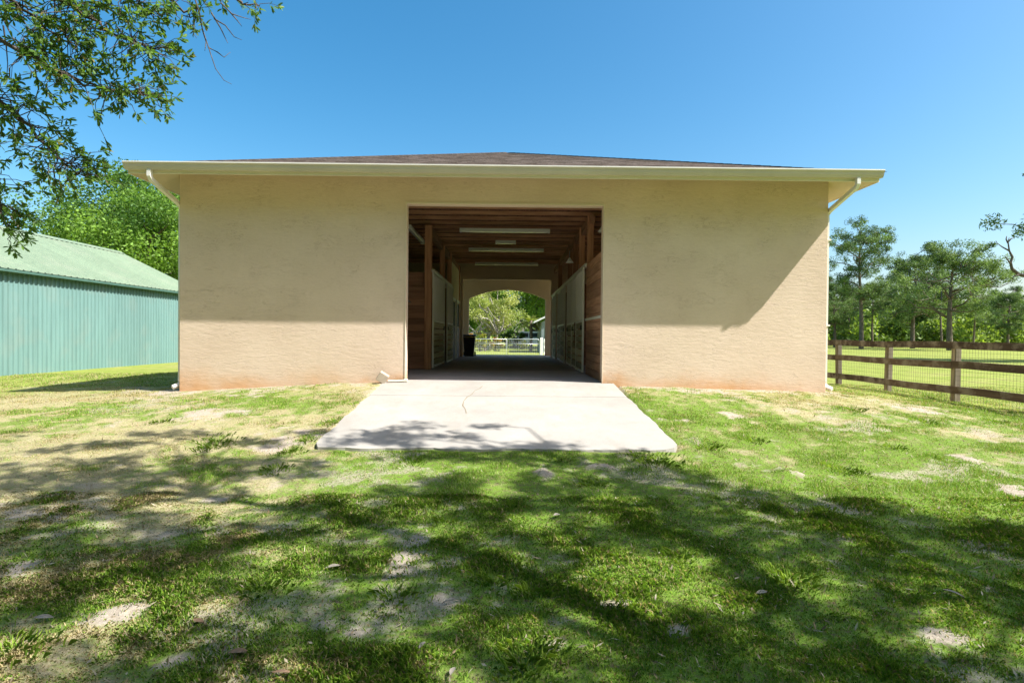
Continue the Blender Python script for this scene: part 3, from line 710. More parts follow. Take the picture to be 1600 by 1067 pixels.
for k, zc in enumerate((.755, .325, -.2)):
    i = k % 2
    while i < len(ys_f) - 1:
        j = min(i + 2, len(ys_f) - 1); dz0 = random.uniform(-.012, .012); dz1 = random.uniform(-.012, .012); a, b = ys_f[i] + .004, ys_f[j] - .004
        mb = MB(); hh = .078; x0, x1 = FX - .105, FX - .067; m = 10; vs = []; fs = []
        for q in range(m + 1):
            t = q / m; y = a + (b - a) * t; z = zc + dz0 + (dz1 - dz0) * t + .008 * math.sin(y * 1.7 + k); w = .003 * math.sin(y * 5 + k * 2)
            vs += [(x0, y, z - hh + w), (x1, y, z - hh + w), (x1, y, z + hh + w), (x0, y, z + hh + w)]
            if q: b0 = 4 * (q - 1); fs += [(b0 + r, b0 + (r + 1) % 4, b0 + 4 + (r + 1) % 4, b0 + 4 + r) for r in range(4)]
        fs += [(3, 2, 1, 0), (4 * m, 4 * m + 1, 4 * m + 2, 4 * m + 3)]
        wmb(mb.add(vs, fs), 'rail', M['fence'], fen); i = j
mb = MB(); y = 7.5
while y < 24:
    mb.tube([(FX - .06, y, -.44), (FX - .06, y, .74)], .0022, 3, cap=False); y += .07
for z in np.arange(-.4, .74, .1): mb.tube([(FX - .06, 7.5, z), (FX - .06, 24, z)], .002, 3, cap=False)
tag(wmb(mb, 'wire_mesh', M['wire'], fen), kind='stuff')

# ------------------------------------------------------------------ behind the barn, seen through the arch
gt = thing('tube_gate', (0, 30, -.45), 'white metal tube gate seen through the far arch', 'gate')
zg = -.45
def T(path, r, nm, m, par, sides=8): return wmb(MB().tube(path, r, sides), nm, m, par, True)
for s in (-1, 1): 
    wbox('gate_post', M['whitepaint'], gt, s * 1.95 - .08 - .04, s * 1.95 + .04, 29.95, 30.08, zg - .1, .78, .01)
    wmb(MB().tube([(s * 1.86, 30.09, .5), (s * 1.78, 30.05, .5)], .025, 6), 'hinge', M['galv'], gt)
for s in (-1, 1):
    a, b = sorted((s * .03, s * 1.8)); cr = .12
    pr = [(a, 30, zg + .15)] + [(a, 30, .68)] + [(b, 30, .68)] + [(b, 30, zg + .15)] + [(a, 30, zg + .15)]
    if s > 0: pr = [(a, 30, zg + .15), (a, 30, .69), (b - cr, 30, .69), (b - cr * .3, 30, .66), (b, 30, .69 - cr), (b, 30, zg + .15), (a, 30, zg + .15)]
    T(pr, .02, 'frame', M['galv'], gt)
    for z in (.42,): T([(a, 30, z), (b, 30, z)], .012, 'rail', M['galv'], gt)
    g = MB()
    for x in np.arange(a + .1, b, .1): g.tube([(x, 30, zg + .15), (x, 30, .68)], .004, 3, cap=False)
    for z in np.arange(zg + .25, .6, .1): g.tube([(a, 30, z), (b, 30, z)], .004, 3, cap=False)
    tag(wmb(g, 'wire_panel', M['galv'], gt), kind='stuff')
wf = thing('wooden_rail_fence', (2.4, 30.1, -.45), 'short pale rail fence right of the far gate', 'fence')
for x in (2.12, 3.6, 5.1, 6.6): wbox('post', M['whitepaint'], wf, x - .06, x + .06, 30.1, 30.2, -.6, .72)
for z in (.55, .2, -.15): wbox('rail', M['whitepaint'], wf, 2.06, 6.7, 30.06, 30.098, z - .05, z + .05)
# small grey house with a pale roof
M['bluegrey'] = plain('blue_grey_siding', (.20, .24, .25), .7, .25, 2.0)
M['palemetal'] = plain('pale_roof', (.62, .62, .60), .5, .08)
M['glass'] = plain('window_glass', (.03, .04, .05), .08, .1, spec=.6)
hs = thing('grey_house', (5.4, 46, -.45), 'small blue grey house with pale roof beyond the gate', 'house')
wbox('wall', M['bluegrey'], hs, 2.75, 8.0, 44, 50, -.6, 2.0)
wmb(MB().prism([(2.1, 1.92), (5.4, 3.5), (8.7, 1.92), (8.7, 2.06), (5.4, 3.66), (2.1, 2.06)], 'y', 43.6, 50.4), 'roof', M['palemetal'], hs)
wmb(MB().prism([(2.75, 2.0), (8.0, 2.0), (5.4, 3.4)], 'y', 44.0, 44.1), 'gable', M['bluegrey'], hs)
for y in (45, 47.4):
    w_ = wbox('window', M['glass'], hs, 2.735, 2.749, y, y + .9, .5, 1.6); wbox('frame', M['whitepaint'], w_, 2.72, 2.734, y - .06, y, .44, 1.66); wbox('frame', M['whitepaint'], w_, 2.72, 2.734, y + .9, y + .96, .44, 1.66)
w_ = wbox('window', M['glass'], hs, 3.1, 3.8, 43.985, 43.999, .5, 1.6)
for (a, b) in ((3.04, 3.1), (3.8, 3.86)): wbox('frame', M['whitepaint'], w_, a, b, 43.97, 43.984, .44, 1.66)
wbox('door', M['whitepaint'], hs, 4.6, 5.5, 43.98, 43.999, -.45, 1.6)
# parked van far off
vn = thing('white_van', (2.4, 62, -.47), 'white van parked under the trees beyond the gate', 'van')
side_p = [(-2.3, .35), (-2.3, 1.0), (-1.5, 1.15), (-.95, 1.85), (2.2, 1.9), (2.35, .4)]
def vbuild(mb, nm, m, par=vn, smooth=False): o = wmb(mb, nm, m, par, smooth); o.matrix_parent_inverse = Matrix(); return o
vbuild(MB().prism(side_p, 'y', -.9, .9), 'body', M['whitepaint'])
for a, b in ((-1.2, -.1), (0, 1.0), (1.1, 2.1)): vbuild(MB().prism([(a, 1.2), (b, 1.2), (b, 1.7), (max(a, -.92), 1.7)], 'y', -.915, -.902), 'window', M['glass'])
for x in (-1.5, 1.5):
    for y in (-.92, .74):
        wh = vbuild(MB().tube([(x, y, .33), (x, y + .2, .33)], .33, 16), 'wheel', M['blackplastic']); vbuild(MB().tube([(x, y - .012, .33), (x, y - .002, .33)], .18, 12), 'rim', M['galv'], wh)

# ------------------------------------------------------------------ trees
def unit(n, r): 
    v = r.normal(size=(n, 3)); return v / np.linalg.norm(v, axis=1, keepdims=True)
def cards(P, L, W, r, up=0.0, colr=None):
    n = len(P); d = unit(n, r); nn = unit(n, r) + np.array((0, 0, up)); w = np.cross(d, nn); w /= np.linalg.norm(w, axis=1, keepdims=True) + 1e-9
    L = (L * r.uniform(.7, 1.3, n))[:, None]; W = (W * r.uniform(.7, 1.3, n))[:, None]
    V = np.stack([P - d * L / 2, P + w * W / 2, P + d * L / 2, P - w * W / 2], 1).reshape(-1, 3)
    F = np.arange(4 * n).reshape(n, 4)
    return V, F, (np.repeat(colr, 4, 0) if colr is not None else None)
M['leaf'] = leafy('tree_leaves', .42, .55)
M['needle'] = leafy('pine_needles', .25, .6)
M['nearleaf'] = leafy('oak_leaves', .5, .42)
M['bark'] = (lambda k: (lambda f: k.done(k.mix(k.ramp(f, [(.3, 0.0), (.7, 1.0)]), (.075, .055, .042), (.24, .195, .155)), .95, k.bump(f, .8, .03), spec=.1))(k.noise(k.pos((1, 1, .25)), 9, 6, .7)))(NT('tree_bark'))
M['palebark'] = (lambda k: (lambda f: k.done(k.mix(k.ramp(f, [(.3, 0.0), (.7, 1.0)]), (.22, .19, .16), (.5, .46, .41)), .95, k.bump(f, .6, .02), spec=.1))(k.noise(k.pos((1, 1, .3)), 7, 6, .7)))(NT('pale_bark'))
M['twig'] = plain('twig', (.10, .082, .068), .9, .3, 20)
def bend(a, b, r, k=.12, n=6):
    a = np.array(a, float); b = np.array(b, float); L = np.linalg.norm(b - a); c1 = r.normal(size=3) * L * k; c2 = r.normal(size=3) * L * k * .7; out = []
    for i in range(n + 1):
        t = i / n; out.append(a + (b - a) * t + c1 * math.sin(math.pi * t) + c2 * math.sin(2 * math.pi * t) + np.array((0, 0, .06 * L * math.sin(math.pi * t))))
    return out
def broad_tree(name, seed, H, rad, z0, nc, per, leaf, green, dark, bark='bark', trunk_r=.3, limbs=14, forks=1):
    """local coordinates, base at the origin; returns meshes"""
    r = np.random.default_rng(seed); C = []
    while len(C) < nc:
        p = unit(1, r)[0] * (r.random() ** .4); q = np.array((p[0] * rad, p[1] * rad, z0 + (H - z0) * (.5 + .5 * p[2])))
        f = .75 + .5 * vnoise(p[0] * 1.7 + 9, p[1] * 1.7 + p[2] * 2.1, seed); q[:2] *= f; q[2] = z0 + (q[2] - z0) * (.8 + .3 * float(vnoise(p[0] * 2, p[1] * 2, seed + 1)))
        C.append(q)
    C = np.array(C); cr = rad * r.uniform(.13, .27, nc)
    pts = []; cols = []
    for c, q in zip(C, cr):
        o = unit(per, r) * (r.random((per, 1)) ** .45) * q * np.array((1.15, 1.15, .8)); pts.append(c + o)
        t = r.uniform(0, 1); base = np.array(green) * (1 - t) + np.array(dark) * t
        cols.append(base * r.uniform(.65, 1.35, (per, 1)) * np.array((1, 1, 1)) + r.uniform(-.006, .012, (per, 1)) * np.array((1, .6, 0)))
    V, F, cc = cards(np.concatenate(pts), leaf, leaf * .6, r, .4, np.clip(np.concatenate(cols), .004, 1))
    crown = np_mesh('crown', V, F, M['leaf'], False, cc)
    tb = MB(); forkz = z0 * .75
    tips = []
    if forks == 1:
        tb.tube(bend((0, 0, -.3), (r.normal() * .15, r.normal() * .15, forkz), r, .03), [trunk_r * (1.25 - .45 * i / 6) for i in range(7)], 10); tips = [np.array((0, 0, forkz))]
    else:
        for k in range(forks):
            t = 2 * math.pi * k / forks + .5; e = (math.cos(t) * rad * .3, math.sin(t) * rad * .3, forkz * 1.25); tb.tube(bend((0, 0, -.3), e, r, .06), [trunk_r * (1 - .5 * i / 6) for i in range(7)], 8); tips.append(np.array(e))
    for i in r.choice(nc, min(limbs, nc), False):
        s = tips[r.integers(len(tips))]; tb.tube(bend(s - (0, 0, .2), C[i], r, .1), [trunk_r * (.5 - .43 * j / 6) for j in range(7)], 6)
    return crown, tb.mesh('trunk', M[bark], True)
def put_tree(name, meshes, loc, label, cat='tree', group=None, rz=0.0, sc=1.0):
    o = thing(name, loc, label, cat, group); o.rotation_euler = (0, 0, rz); o.scale = (sc, sc, sc)
    for nm, me in zip(('crown', 'trunk'), meshes):
        c = bpy.data.objects.new(nm, me); COL.objects.link(c); c.parent = o
    return o
GR, DK = (.17, .29, .035), (.055, .115, .02)
oakA = broad_tree('oak', 11, 13.0, 7.2, 2.5, 170, 480, .21, (.21, .35, .055), (.07, .15, .028), limbs=22, trunk_r=.4)
oakB = broad_tree('oak', 12, 15.0, 7.5, 2.0, 150, 420, .26, (.30, .43, .07), (.15, .26, .04), limbs=20, trunk_r=.4)
oakC = broad_tree('oak', 13, 6.5, 3.3, 1.7, 60, 200, .16, (.46, .47, .18), (.24, .30, .08), 'palebark', .2, 26, 3)
put_tree('oak_tree', oakA, (-20.9, 32, -.4), 'big bright green oak behind the metal barn', rz=.3, sc=.8)
put_tree('oak_tree', oakB, (-49, 54, -.4), 'distant oak crown above the metal barn roof at far left', rz=1.2, sc=.62)
put_tree('oak_tree', oakB, (4.5, 66, -.45), 'tall leafy oak filling the arch beyond the gate', rz=2.0)
put_tree('oak_tree', oakA, (-6.5, 74, -.45), 'dark oak behind the forked tree seen through the arch', rz=4.0)
put_tree('oak_tree', oakB, (9.5, 58, -.45), 'oak behind the grey house beyond the arch', rz=3.3, sc=.85)
put_tree('forked_tree', oakC, (-1.75, 50, -.45), 'small pale trunked forked tree beyond the gate', rz=.8, sc=1.05)
r_ = np.random.default_rng(5)
def shrub(seed, rad, H, green, dark, leaf=.14, n=26, per=90): return broad_tree('shrub', seed, H, rad, .15, n, per, leaf, green, dark, 'bark', .05, 12, 3)
crot = shrub(31, 1.0, 1.5, (.42, .24, .05), (.20, .22, .03)); crot2 = shrub(32, 1.0, 1.6, (.36, .33, .05), (.13, .18, .03)); shr = shrub(33, 1.2, 2.0, (.10, .17, .03), (.04, .08, .015))
for me, x, y, sc, lb in ((crot, -3.6, 46, 1.0, 'orange leaved shrub at left beyond the gate'), (crot2, -2.2, 46.5, .95, 'yellow green shrub under the forked tree beyond the gate'), (crot, -.95, 47, .8, 'small orange shrub right of the forked tree'),
        (shr, .6, 60, 1.1, 'dark green shrub left of the far van'), (shr, 4.6, 61, 1.0, 'dark shrub right of the far van'), (crot2, 1.4, 54, .55, 'small yellow bush in front of the far van')):
    put_tree('shrub', me, (x, y, -.45), lb, 'shrub', None, x * 1.3, sc)
def palm(seed):
    r = np.random.default_rng(seed); V = []; F = []; cs = []
    for k in range(34):
        az = r.uniform(0, 6.28); el = r.uniform(-.5, 1.2); L = r.uniform(.9, 1.3); d = np.array((math.cos(az) * math.cos(el), math.sin(az) * math.cos(el), math.sin(el))); s = np.array((-math.sin(az), math.cos(az), 0))
        for j in np.linspace(.25, 1, 14):
            p = d * L * j + np.array((0, 0, -.45 * j * j)) + (0, 0, 2.6)
            for sg in (-1, 1):
                e = p + s * sg * .38 * (1.1 - j * .6) + d * .25 - np.array((0, 0, .12)); b = len(V); V += [p, p + d * .05, e, p - d * .01]; F.append((b, b + 1, b + 2, b + 3)); cs += [np.array((.20, .24, .05)) * r.uniform(.6, 1.3)] * 4
    tr = MB().tube([(0, 0, -.2), (.05, 0, 1.2), (0, .03, 2.7)], [.16, .13, .12], 8)
    return np_mesh('crown', np.array(V), np.array(F), M['leaf'], False, np.array(cs)), tr.mesh('trunk', M['bark'], True)
put_tree('palm_tree', palm(3), (2.0, 47, -.45), 'small palm beside the grey house beyond the arch')

def pine(seed, H, spread, first, nl, green, dark, pad=1.0, per=90, trunk_r=.28, rise=.5, dome=False):
    """slash pine: bare trunk, crooked rising limbs that fork, needle tufts in uneven clumps at the shoots"""
    r = np.random.default_rng(seed); tb = MB(); top = np.array((r.normal() * .3, r.normal() * .3, H * .95))
    tp = bend((0, 0, -.4), top, r, .018, 12); tb.tube(tp, [trunk_r * (1.15 - 1.0 * i / 12) for i in range(13)], 9)
    pts = []; cols = []
    def clump(c, s):
        n = int(per * s * r.uniform(.6, 1.3)); q = pad * s; o = unit(n, r) * (r.random((n, 1)) ** .55) * q * np.array((1.05, 1.05, .8)); o[:, 2] += .1 * q
        t = r.uniform(0, 1); pts.append(c + o); cols.append((np.array(green) * (1 - t) + np.array(dark) * t) * r.uniform(.55, 1.45, (n, 1)))
    for i in range(nl):
        f = first + (.98 - first) * ((i + r.random()) / nl); u = (f - first) / (1 - first)
        env = math.sqrt(max(.06, 1 - (u * .97) ** 2)) if dome else (.45 + .75 * math.sin(math.pi * min(1, u * .85 + .1)))
        Ls = spread * env * r.uniform(.35, 1.08)
        az = i * 2.4 + r.normal() * .6; s = np.array(tp[min(12, int(f * 12.6))], float)
        e = s + np.array((math.cos(az) * Ls, math.sin(az) * Ls, rise * Ls * r.uniform(-.15, 1.3) * (1.0 - .4 * u)))
        if dome: e[2] = min(e[2], H * (.72 + .28 * math.sqrt(max(0, 1 - (Ls / spread / 1.05) ** 2))))
        lp = bend(s, e, r, .11, 6); tb.tube(lp, [max(.02, trunk_r * .38 * (1 - .88 * j / 6) * (1.15 - .6 * f)) for j in range(7)], 5)
        for j in range(2, 7):
            for k in range(r.integers(1, 3)):
                L2 = Ls * r.uniform(.12, .38) + .4; d = unit(1, r)[0] * np.array((1, 1, .55)) + np.array((math.cos(az) * .5, math.sin(az) * .5, .35)); d /= np.linalg.norm(d)
                q = np.array(lp[j]) + d * L2; tb.tube([lp[j], (np.array(lp[j]) + q) / 2 + r.normal(size=3) * .12, q], [.045, .03, .014], 4, cap=False)
                if r.random() < .5 + .11 * j: clump(q, r.uniform(.5, 1.15))
        clump(lp[-1], r.uniform(.7, 1.1))
    for k in range(7): clump(top + r.normal(size=3) * np.array((.9, .9, .45)) * (1.5 if dome else 1), r.uniform(.7, 1.1))
    for k in range(6):     # dead stubs low on the trunk
        z = r.uniform(.35, .95) * first * H; az = r.uniform(0, 6.28); L = r.uniform(.4, 1.4); tb.tube([(0, 0, z), (math.cos(az) * L, math.sin(az) * L, z + .2 * L)], [.035, .01], 4)
    V, F, cc = cards(np.concatenate(pts), .32, .085, r, .2, np.clip(np.concatenate(cols), .004, 1))
    return np_mesh('crown', V, F, M['needle'], False, cc), tb.mesh('trunk', M['bark'], True)
PG, PD = (.175, .26, .075), (.06, .11, .04)
pTall = pine(41, 18.5, 4.3, .40, 26, PG, PD, 0.95, 150, .31, .55)
pDome = pine(42, 14.4, 7.4, .36, 30, (.23, .32, .10), PD, 1.02, 175, .37, .45, True)
pMid = pine(43, 14.5, 4.2, .28, 28, PG, PD, 0.95, 150, .30, .5)
pSlim = pine(44, 15.0, 3.0, .45, 20, (.25, .34, .11), PD, .78, 95, .24, .6)
def at(px, Y): return ((px - 795) / FPX * Y + EYE[0], Y, -.47)
GP = 'pines across the field right of the barn'
for me, px, Y, sc, rz, lb in ((pTall, 1348, 76, .92, .4, 'tall slender pine nearest the right corner of the barn'), (pDome, 1488, 70, .93, .9, 'broad dome topped pine above the fence, largest in the field'),
        (pMid, 1429, 84, 1.02, 2.2, 'dark bushy pine between the tall pine and the dome topped pine'), (pSlim, 1366, 92, .72, 3.0, 'short slim pine just right of the tall pine'), (pSlim, 1475, 98, .8, 1.1, 'slim pine trunk just left of the dome topped pine'),
        (pMid, 1306, 88, .74, 5.1, 'bushy pine half hidden by the right corner of the barn'), (pSlim, 1524, 80, .62, 4.0, 'pale slim pine just right of the dome topped pine'), (pMid, 1580, 92, .68, 3.7, 'low bushy pine at the right edge of the photo'),
        (pSlim, 1400, 104, .92, .2, 'far slim pine left of the bushy dark pine'), (pMid, 1545, 108, .72, 1.9, 'far pine behind the right end of the fence'), (pSlim, 1330, 110, .8, 2.6, 'far thin pine behind the tall pine'), (pMid, 1455, 112, .86, .7, 'far bushy pine behind the dome topped pine')):
    put_tree('pine_tree', me, at(px, Y), lb, 'pine tree', GP, rz, sc)
# pine just outside the right edge whose boughs reach into view, with a dead limb
np_ = put_tree('pine_tree', pMid, (39.4, 33.5, -.47), 'nearer pine at the right edge with a bare dead limb', 'pine tree', GP, 1.0, .98)
rr = np.random.default_rng(8); dl = MB(); 
def scr(px, py, Y): d = pix_ray(px, py); return EYE + d * ((Y - EYE[1]) / d[1])
base = np.array((39.4, 33.5, -.47)); Lp = [scr(*p) for p in ((1775, 475, 33.5), (1665, 452, 33.5), (1625, 436, 33.0), (1592, 429, 32.6), (1581, 420, 32.4), (1579, 410, 32.4), (1582, 402, 32.4), (1577, 392, 32.3), (1575, 378, 32.2), (1577, 371, 32.2))]
loc_ = lambda p: tuple(np.array(Matrix.Rotation(-1.0, 3, 'Z') @ Vector(p - base)) / .98)
dl.tube([loc_(p) for p in Lp], [.18, .16, .13, .1, .09, .08, .07, .05, .035, .015], 6)
for pts in (((1577, 392), (1566, 386), (1558, 380), (1556, 376)), ((1579, 412), (1573, 404), (1570, 400)), ((1575, 378), (1580, 373), (1584, 372)), ((1592, 429), (1584, 432), (1582, 437)), ((1575, 380), (1572, 374), (1573, 369))):
    dl.tube([loc_(scr(a, b, 32.3)) for a, b in pts], [.05, .035, .02, .012][:len(pts)], 5)
o = dl.build('dead_limb', M['twig'], np_, True)
for (a, b, s) in ((1592, 330, .8), (1603, 345, .9), (1600, 322, .7), (1604, 395, .9), (1598, 408, .6), (1612, 370, 1.0)):   # needle sprays at the picture edge
    pass
# wood far behind as one mass
def far_wood():
    r = np.random.default_rng(77); P = []; C = []
    def bank(x0, x1, y0, y1, n, h0, h1, per, pal):
        for i in range(n):
            c = np.array((r.uniform(x0, x1), r.uniform(y0, y1), 0)); h = r.uniform(h0, h1); q = r.uniform(1.6, 3.2); t = r.random(); base = np.array(pal[0]) * (1 - t) + np.array(pal[1]) * t
            o = unit(per, r) * (r.random((per, 1)) ** .4) * np.array((q, q, h * .5)); P.append(c + o + (0, 0, h * .52 - .4)); C.append(base * r.uniform(.55, 1.4, (per, 1)))
    bank(48, 140, 112, 140, 230, 5, 13, 330, ((.19, .27, .06), (.06, .11, .03)))
    bank(55, 120, 96, 112, 70, 1.5, 7.5, 240, ((.32, .42, .08), (.09, .15, .04)))
    bank(125, 320, 115, 150, 70, 4, 12, 120, ((.13, .2, .05), (.05, .1, .03)))
    bank(-60, 48, 95, 130, 90, 4, 13, 160, ((.16, .24, .05), (.06, .11, .03)))
    bank(-260, -60, 90, 150, 90, 4, 13, 110, ((.14, .21, .05), (.05, .1, .03)))
    return cards(np.concatenate(P), .8, .5, r, .4, np.clip(np.concatenate(C), .004, 1))
V, F, cc = far_wood()
tag(link('far_wood', np_mesh('far_wood', V, F, M['leaf'], False, cc)), kind='stuff', label='green wood along the far side of the fields', cat='woodland')

# unseen grove added behind the camera to keep sky light off the front wall
for me, x, y, rz, sc, lb in ((oakB, -9.0, -13, .3, .95, 'unseen tall oak added behind the camera, left'), (oakA, 1.0, -17, 1.9, 1.1, 'unseen tall oak added behind the camera, middle'), (oakB, 12.0, -15, 3.1, .95, 'unseen tall oak added behind the camera, right'), (oakA, -19.0, -8, 4.2, 1.0, 'unseen tall oak added behind the camera, far left'), (oakA, -24.0, 3, 5.2, .9, 'unseen oak added left of the lawn near the metal barn')):
    put_tree('oak_tree', me, (x, y, -.6), lb, 'tree', 'unseen oaks added to cut sky light', rz, sc)
# ------------------------------------------------------------------ near leafy boughs, upper left
def leaf_mesh(base, d, nrm, L, W, cols):
    """obovate folded leaves: 6 verts, 2 quads each"""
    w = np.cross(d, nrm); w /= np.linalg.norm(w, axis=1, keepdims=True) + 1e-9; n2 = np.cross(w, d); L = L[:, None]; W = W[:, None]
    V = np.stack([base, base + d * L * .45 + w * W * .42 + n2 * W * .16, base + d * L * .78 + w * W * .45 + n2 * W * .14, base + d * L - n2 * L * .05, base + d * L * .78 - w * W * .45 + n2 * W * .14, base + d * L * .45 - w * W * .42 + n2 * W * .16], 1).reshape(-1, 3)
    n = len(base); i = np.arange(n)[:, None] * 6
    F = np.concatenate([i + np.array((0, 1, 2, 3)), i + np.array((0, 3, 4, 5))], 0)
    return V, F, np.repeat(cols, 6, 0)
rB = np.random.default_rng(15)
TB = np.array((-9.6, 2.2, float(gz_smooth(-9.6, 2.2))))
ot = thing('oak_tree', tuple(TB), 'near oak whose leafy boughs hang into the upper left corner', 'tree')
BR = [([(-260, -260, 4.0), (-60, -90, 4.5), (60, -25, 4.8), (150, 35, 5.0), (215, 72, 5.1), (248, 84, 5.15)], 120, 46), ([(-220, -60, 4.3), (-40, 40, 4.7), (60, 95, 4.9), (130, 128, 5.0), (190, 142, 5.1), (232, 146, 5.1)], 115, 40),
      ([(-240, 20, 4.4), (-60, 110, 4.8), (10, 165, 5.0), (60, 215, 5.1), (105, 255, 5.15), (133, 276, 5.2)], 125, 44), ([(-160, 150, 4.7), (-50, 240, 5.0), (-12, 290, 5.1), (8, 335, 5.2), (20, 368, 5.2)], 48, 28),
      ([(-40, -200, 4.4), (80, -60, 4.8), (170, -10, 5.0), (215, 5, 5.1), (240, 22, 5.1)], 50, 26), ([(-100, -160, 4.2), (-30, -40, 4.6), (30, 10, 4.8), (70, 45, 4.9), (120, 70, 5.0)], 80, 52),
      ([(30, -200, 4.5), (180, -60, 5.0), (262, 0, 5.2), (290, 14, 5.3), (305, 30, 5.3)], 10, 16), ([(120, -220, 4.6), (280, -60, 5.1), (352, -8, 5.3), (380, 6, 5.4), (400, 13, 5.4)], 11, 10)]
wd = MB(); lb, ld, ln, lc = [], [], [], []
def sprig(p, dirv, n, length=.16):
    e = p + dirv * length; m = (p + e) / 2 + rB.normal(size=3) * .012; wd.tube([p, m, e], [.0032, .0026, .0018], 4, cap=False)
    for k in range(n):
        t = rB.uniform(.25, 1.0) ** .6; b = p + (e - p) * t; d = dirv * rB.uniform(.3, 1.0) + rB.normal(size=3) * .62 + np.array((0, 0, -.18)); d /= np.linalg.norm(d)
        lb.append(b); ld.append(d); nn = rB.normal(size=3) + np.array((0, 0, 1.1)); ln.append(nn / np.linalg.norm(nn))
        t = rB.random(); lc.append((np.array((.085, .17, .04)) * (1 - t) + np.array((.16, .27, .06)) * t) * rB.uniform(.7, 1.25) if rB.random() > .03 else np.array((.3, .24, .08)))
for pts, ns, spread in BR:
    W_ = [scr(*p) for p in pts]
    fine = []
    for i in range(len(W_) - 1):
        for t in np.linspace(0, 1, 4, endpoint=False): fine.append(W_[i] * (1 - t) + W_[i + 1] * t + rB.normal(size=3) * .018)
    fine.append(W_[-1]); m = len(fine)
    wd.tube(fine, [.022 * (1 - .88 * i / (m - 1)) + .002 for i in range(m)], 6, cap=False)
    for k in range(ns):
        f = rB.uniform(.30, 1.0) * (m - 1); i = min(int(f), m - 2); p = fine[i] + (fine[i + 1] - fine[i]) * (f - i)
        off = rB.normal(size=3) * np.array((1, .9, .75)) * spread / FPX * 5.0 * .62 * (1.15 - .6 * f / (m - 1)); off[2] -= abs(off[2]) * .15; q = p + off
        wd.tube([p, (p + q) / 2 + rB.normal(size=3) * .02, q], [.005, .004, .0028], 4, cap=False)
        d = off / (np.linalg.norm(off) + 1e-6) + np.array((.45, .0, -.35)) + rB.normal(size=3) * .35; sprig(q, d / np.linalg.norm(d), int(rB.integers(8, 15)), rB.uniform(.1, .2))
# bare twigs
for pts in (((268, -10), (272, 10), (262, 22), (240, 27)), ((305, 0), (312, 22), (316, 45), (326, 75), (337, 108), (350, 126), (362, 132)), ((316, 45), (322, 66), (320, 80)), ((330, 20), (345, 45), (352, 60), (356, 68)), ((335, 30), (352, 40), (366, 58), (378, 63)), ((326, 75), (340, 82), (350, 90), (360, 82)),
        ((345, 5), (362, 22), (380, 28), (392, 31)), ((308, 10), (303, 40), (302, 52), (307, 60)), ((360, 20), (372, 34), (378, 42)), ((5, 40), (10, 75), (12, 100), (10, 130)), ((0, 20), (25, 70), (45, 105), (62, 132)), ((20, 60), (40, 72), (55, 75)), ((55, 110), (60, 140), (54, 157))):
    q = [scr(a, b, 5.15 + .15 * math.sin(a)) for a, b in pts]; wd.tube(q, [.0075 * (1 - .75 * i / (len(q) - 1)) for i in range(len(q))], 5, cap=False)
for (a, b, n) in ((385, 12, 9), (398, 12, 7), (300, 25, 14), (312, 34, 10), (292, 10, 12), (318, 8, 8), (275, 30, 8), (345, 3, 6)): sprig(scr(a, b - 6, 5.25), np.array((.5, 0, -.6)), n, .12)
# limbs back to the trunk, outside the picture
lm = MB(); top = TB + (0.2, .2, 3.4)
lm.tube(bend(TB - (0, 0, .3), top, rB, .03), [.34, .31, .29, .27, .26, .25, .24], 12)
for pts, ns, sp in BR: lm.tube(bend(top, scr(*pts[0]), rB, .08), [.12 - .1 * i / 6 for i in range(7)], 7)
V, F, cc = leaf_mesh(np.array(lb), np.array(ld), np.array(ln), rB.uniform(.048, .085, len(lb)), rB.uniform(.017, .026, len(lb)), np.array(lc))
def sub(nm, me, par): o = link(nm, me); own(o, par); return o
sub('leaves', np_mesh('leaves', V, F, M['nearleaf'], True, cc), ot)
sub('twigs', wd.mesh('twigs', M['twig'], True), ot); sub('trunk', lm.mesh('trunk', M['bark'], True), ot)
# upper crown of that oak, out of the picture
uc = []; ucc = []
for k in range(420):
    c = top + np.array((rB.normal() * 2.6 - 1.0, rB.normal() * 2.4 - 1.2, 2.6 + abs(rB.normal()) * 1.4)); n = 22; uc.append(c + unit(n, rB) * rB.uniform(.1, .5, (n, 1))); ucc.append(np.array((.09, .16, .03)) * rB.uniform(.6, 1.3, (n, 1)))
V, F, cc = cards(np.concatenate(uc), .11, .05, rB, .6, np.concatenate(ucc)); sub('crown', np_mesh('crown', V, F, M['nearleaf'], False, cc), ot)

# ------------------------------------------------------------------ shade tree behind and right of the camera
EDGE = np.array([pix_ground(*p) for p in ((-150, 716), (0, 714), (130, 713), (200, 702), (300, 706), (420, 712), (490, 706), (640, 706), (850, 702), (1000, 709), (1060, 736), (1200, 758), (1330, 773), (1420, 793), (1600, 820), (1750, 850))])
LIT = [(235, 778, 62, 13), (370, 800, 62, 20), (480, 762, 62, 22), (545, 772, 40, 16), (215, 950, 85, 48), (310, 952, 55, 24), (415, 888, 60, 12), (380, 985, 45, 14), (625, 745, 46, 15), (765, 768, 44, 16), (845, 818, 48, 16), (930, 812, 40, 14), (955, 786, 46, 14),
       (1080, 885, 52, 12), (985, 938, 100, 30), (1125, 952, 60, 14), (850, 995, 52, 30), (1225, 908, 60, 18), (1580, 1020, 45, 30), (1525, 960, 50, 18), (560, 905, 70, 13), (480, 1040, 60, 20), (60, 1000, 60, 20), (700, 1030, 50, 14), (670, 800, 50, 8), (130, 820, 60, 9), (1330, 1040, 50, 16)]
LW = []
for (px, py, rx, ry) in LIT:
    a = pix_ground(px, py); b = pix_ground(px, py + ry); c = pix_ground(px, py - ry); LW.append((a[0], a[1], rx / FPX * a[1] * 1.05, .55 * (c[1] - b[1])))
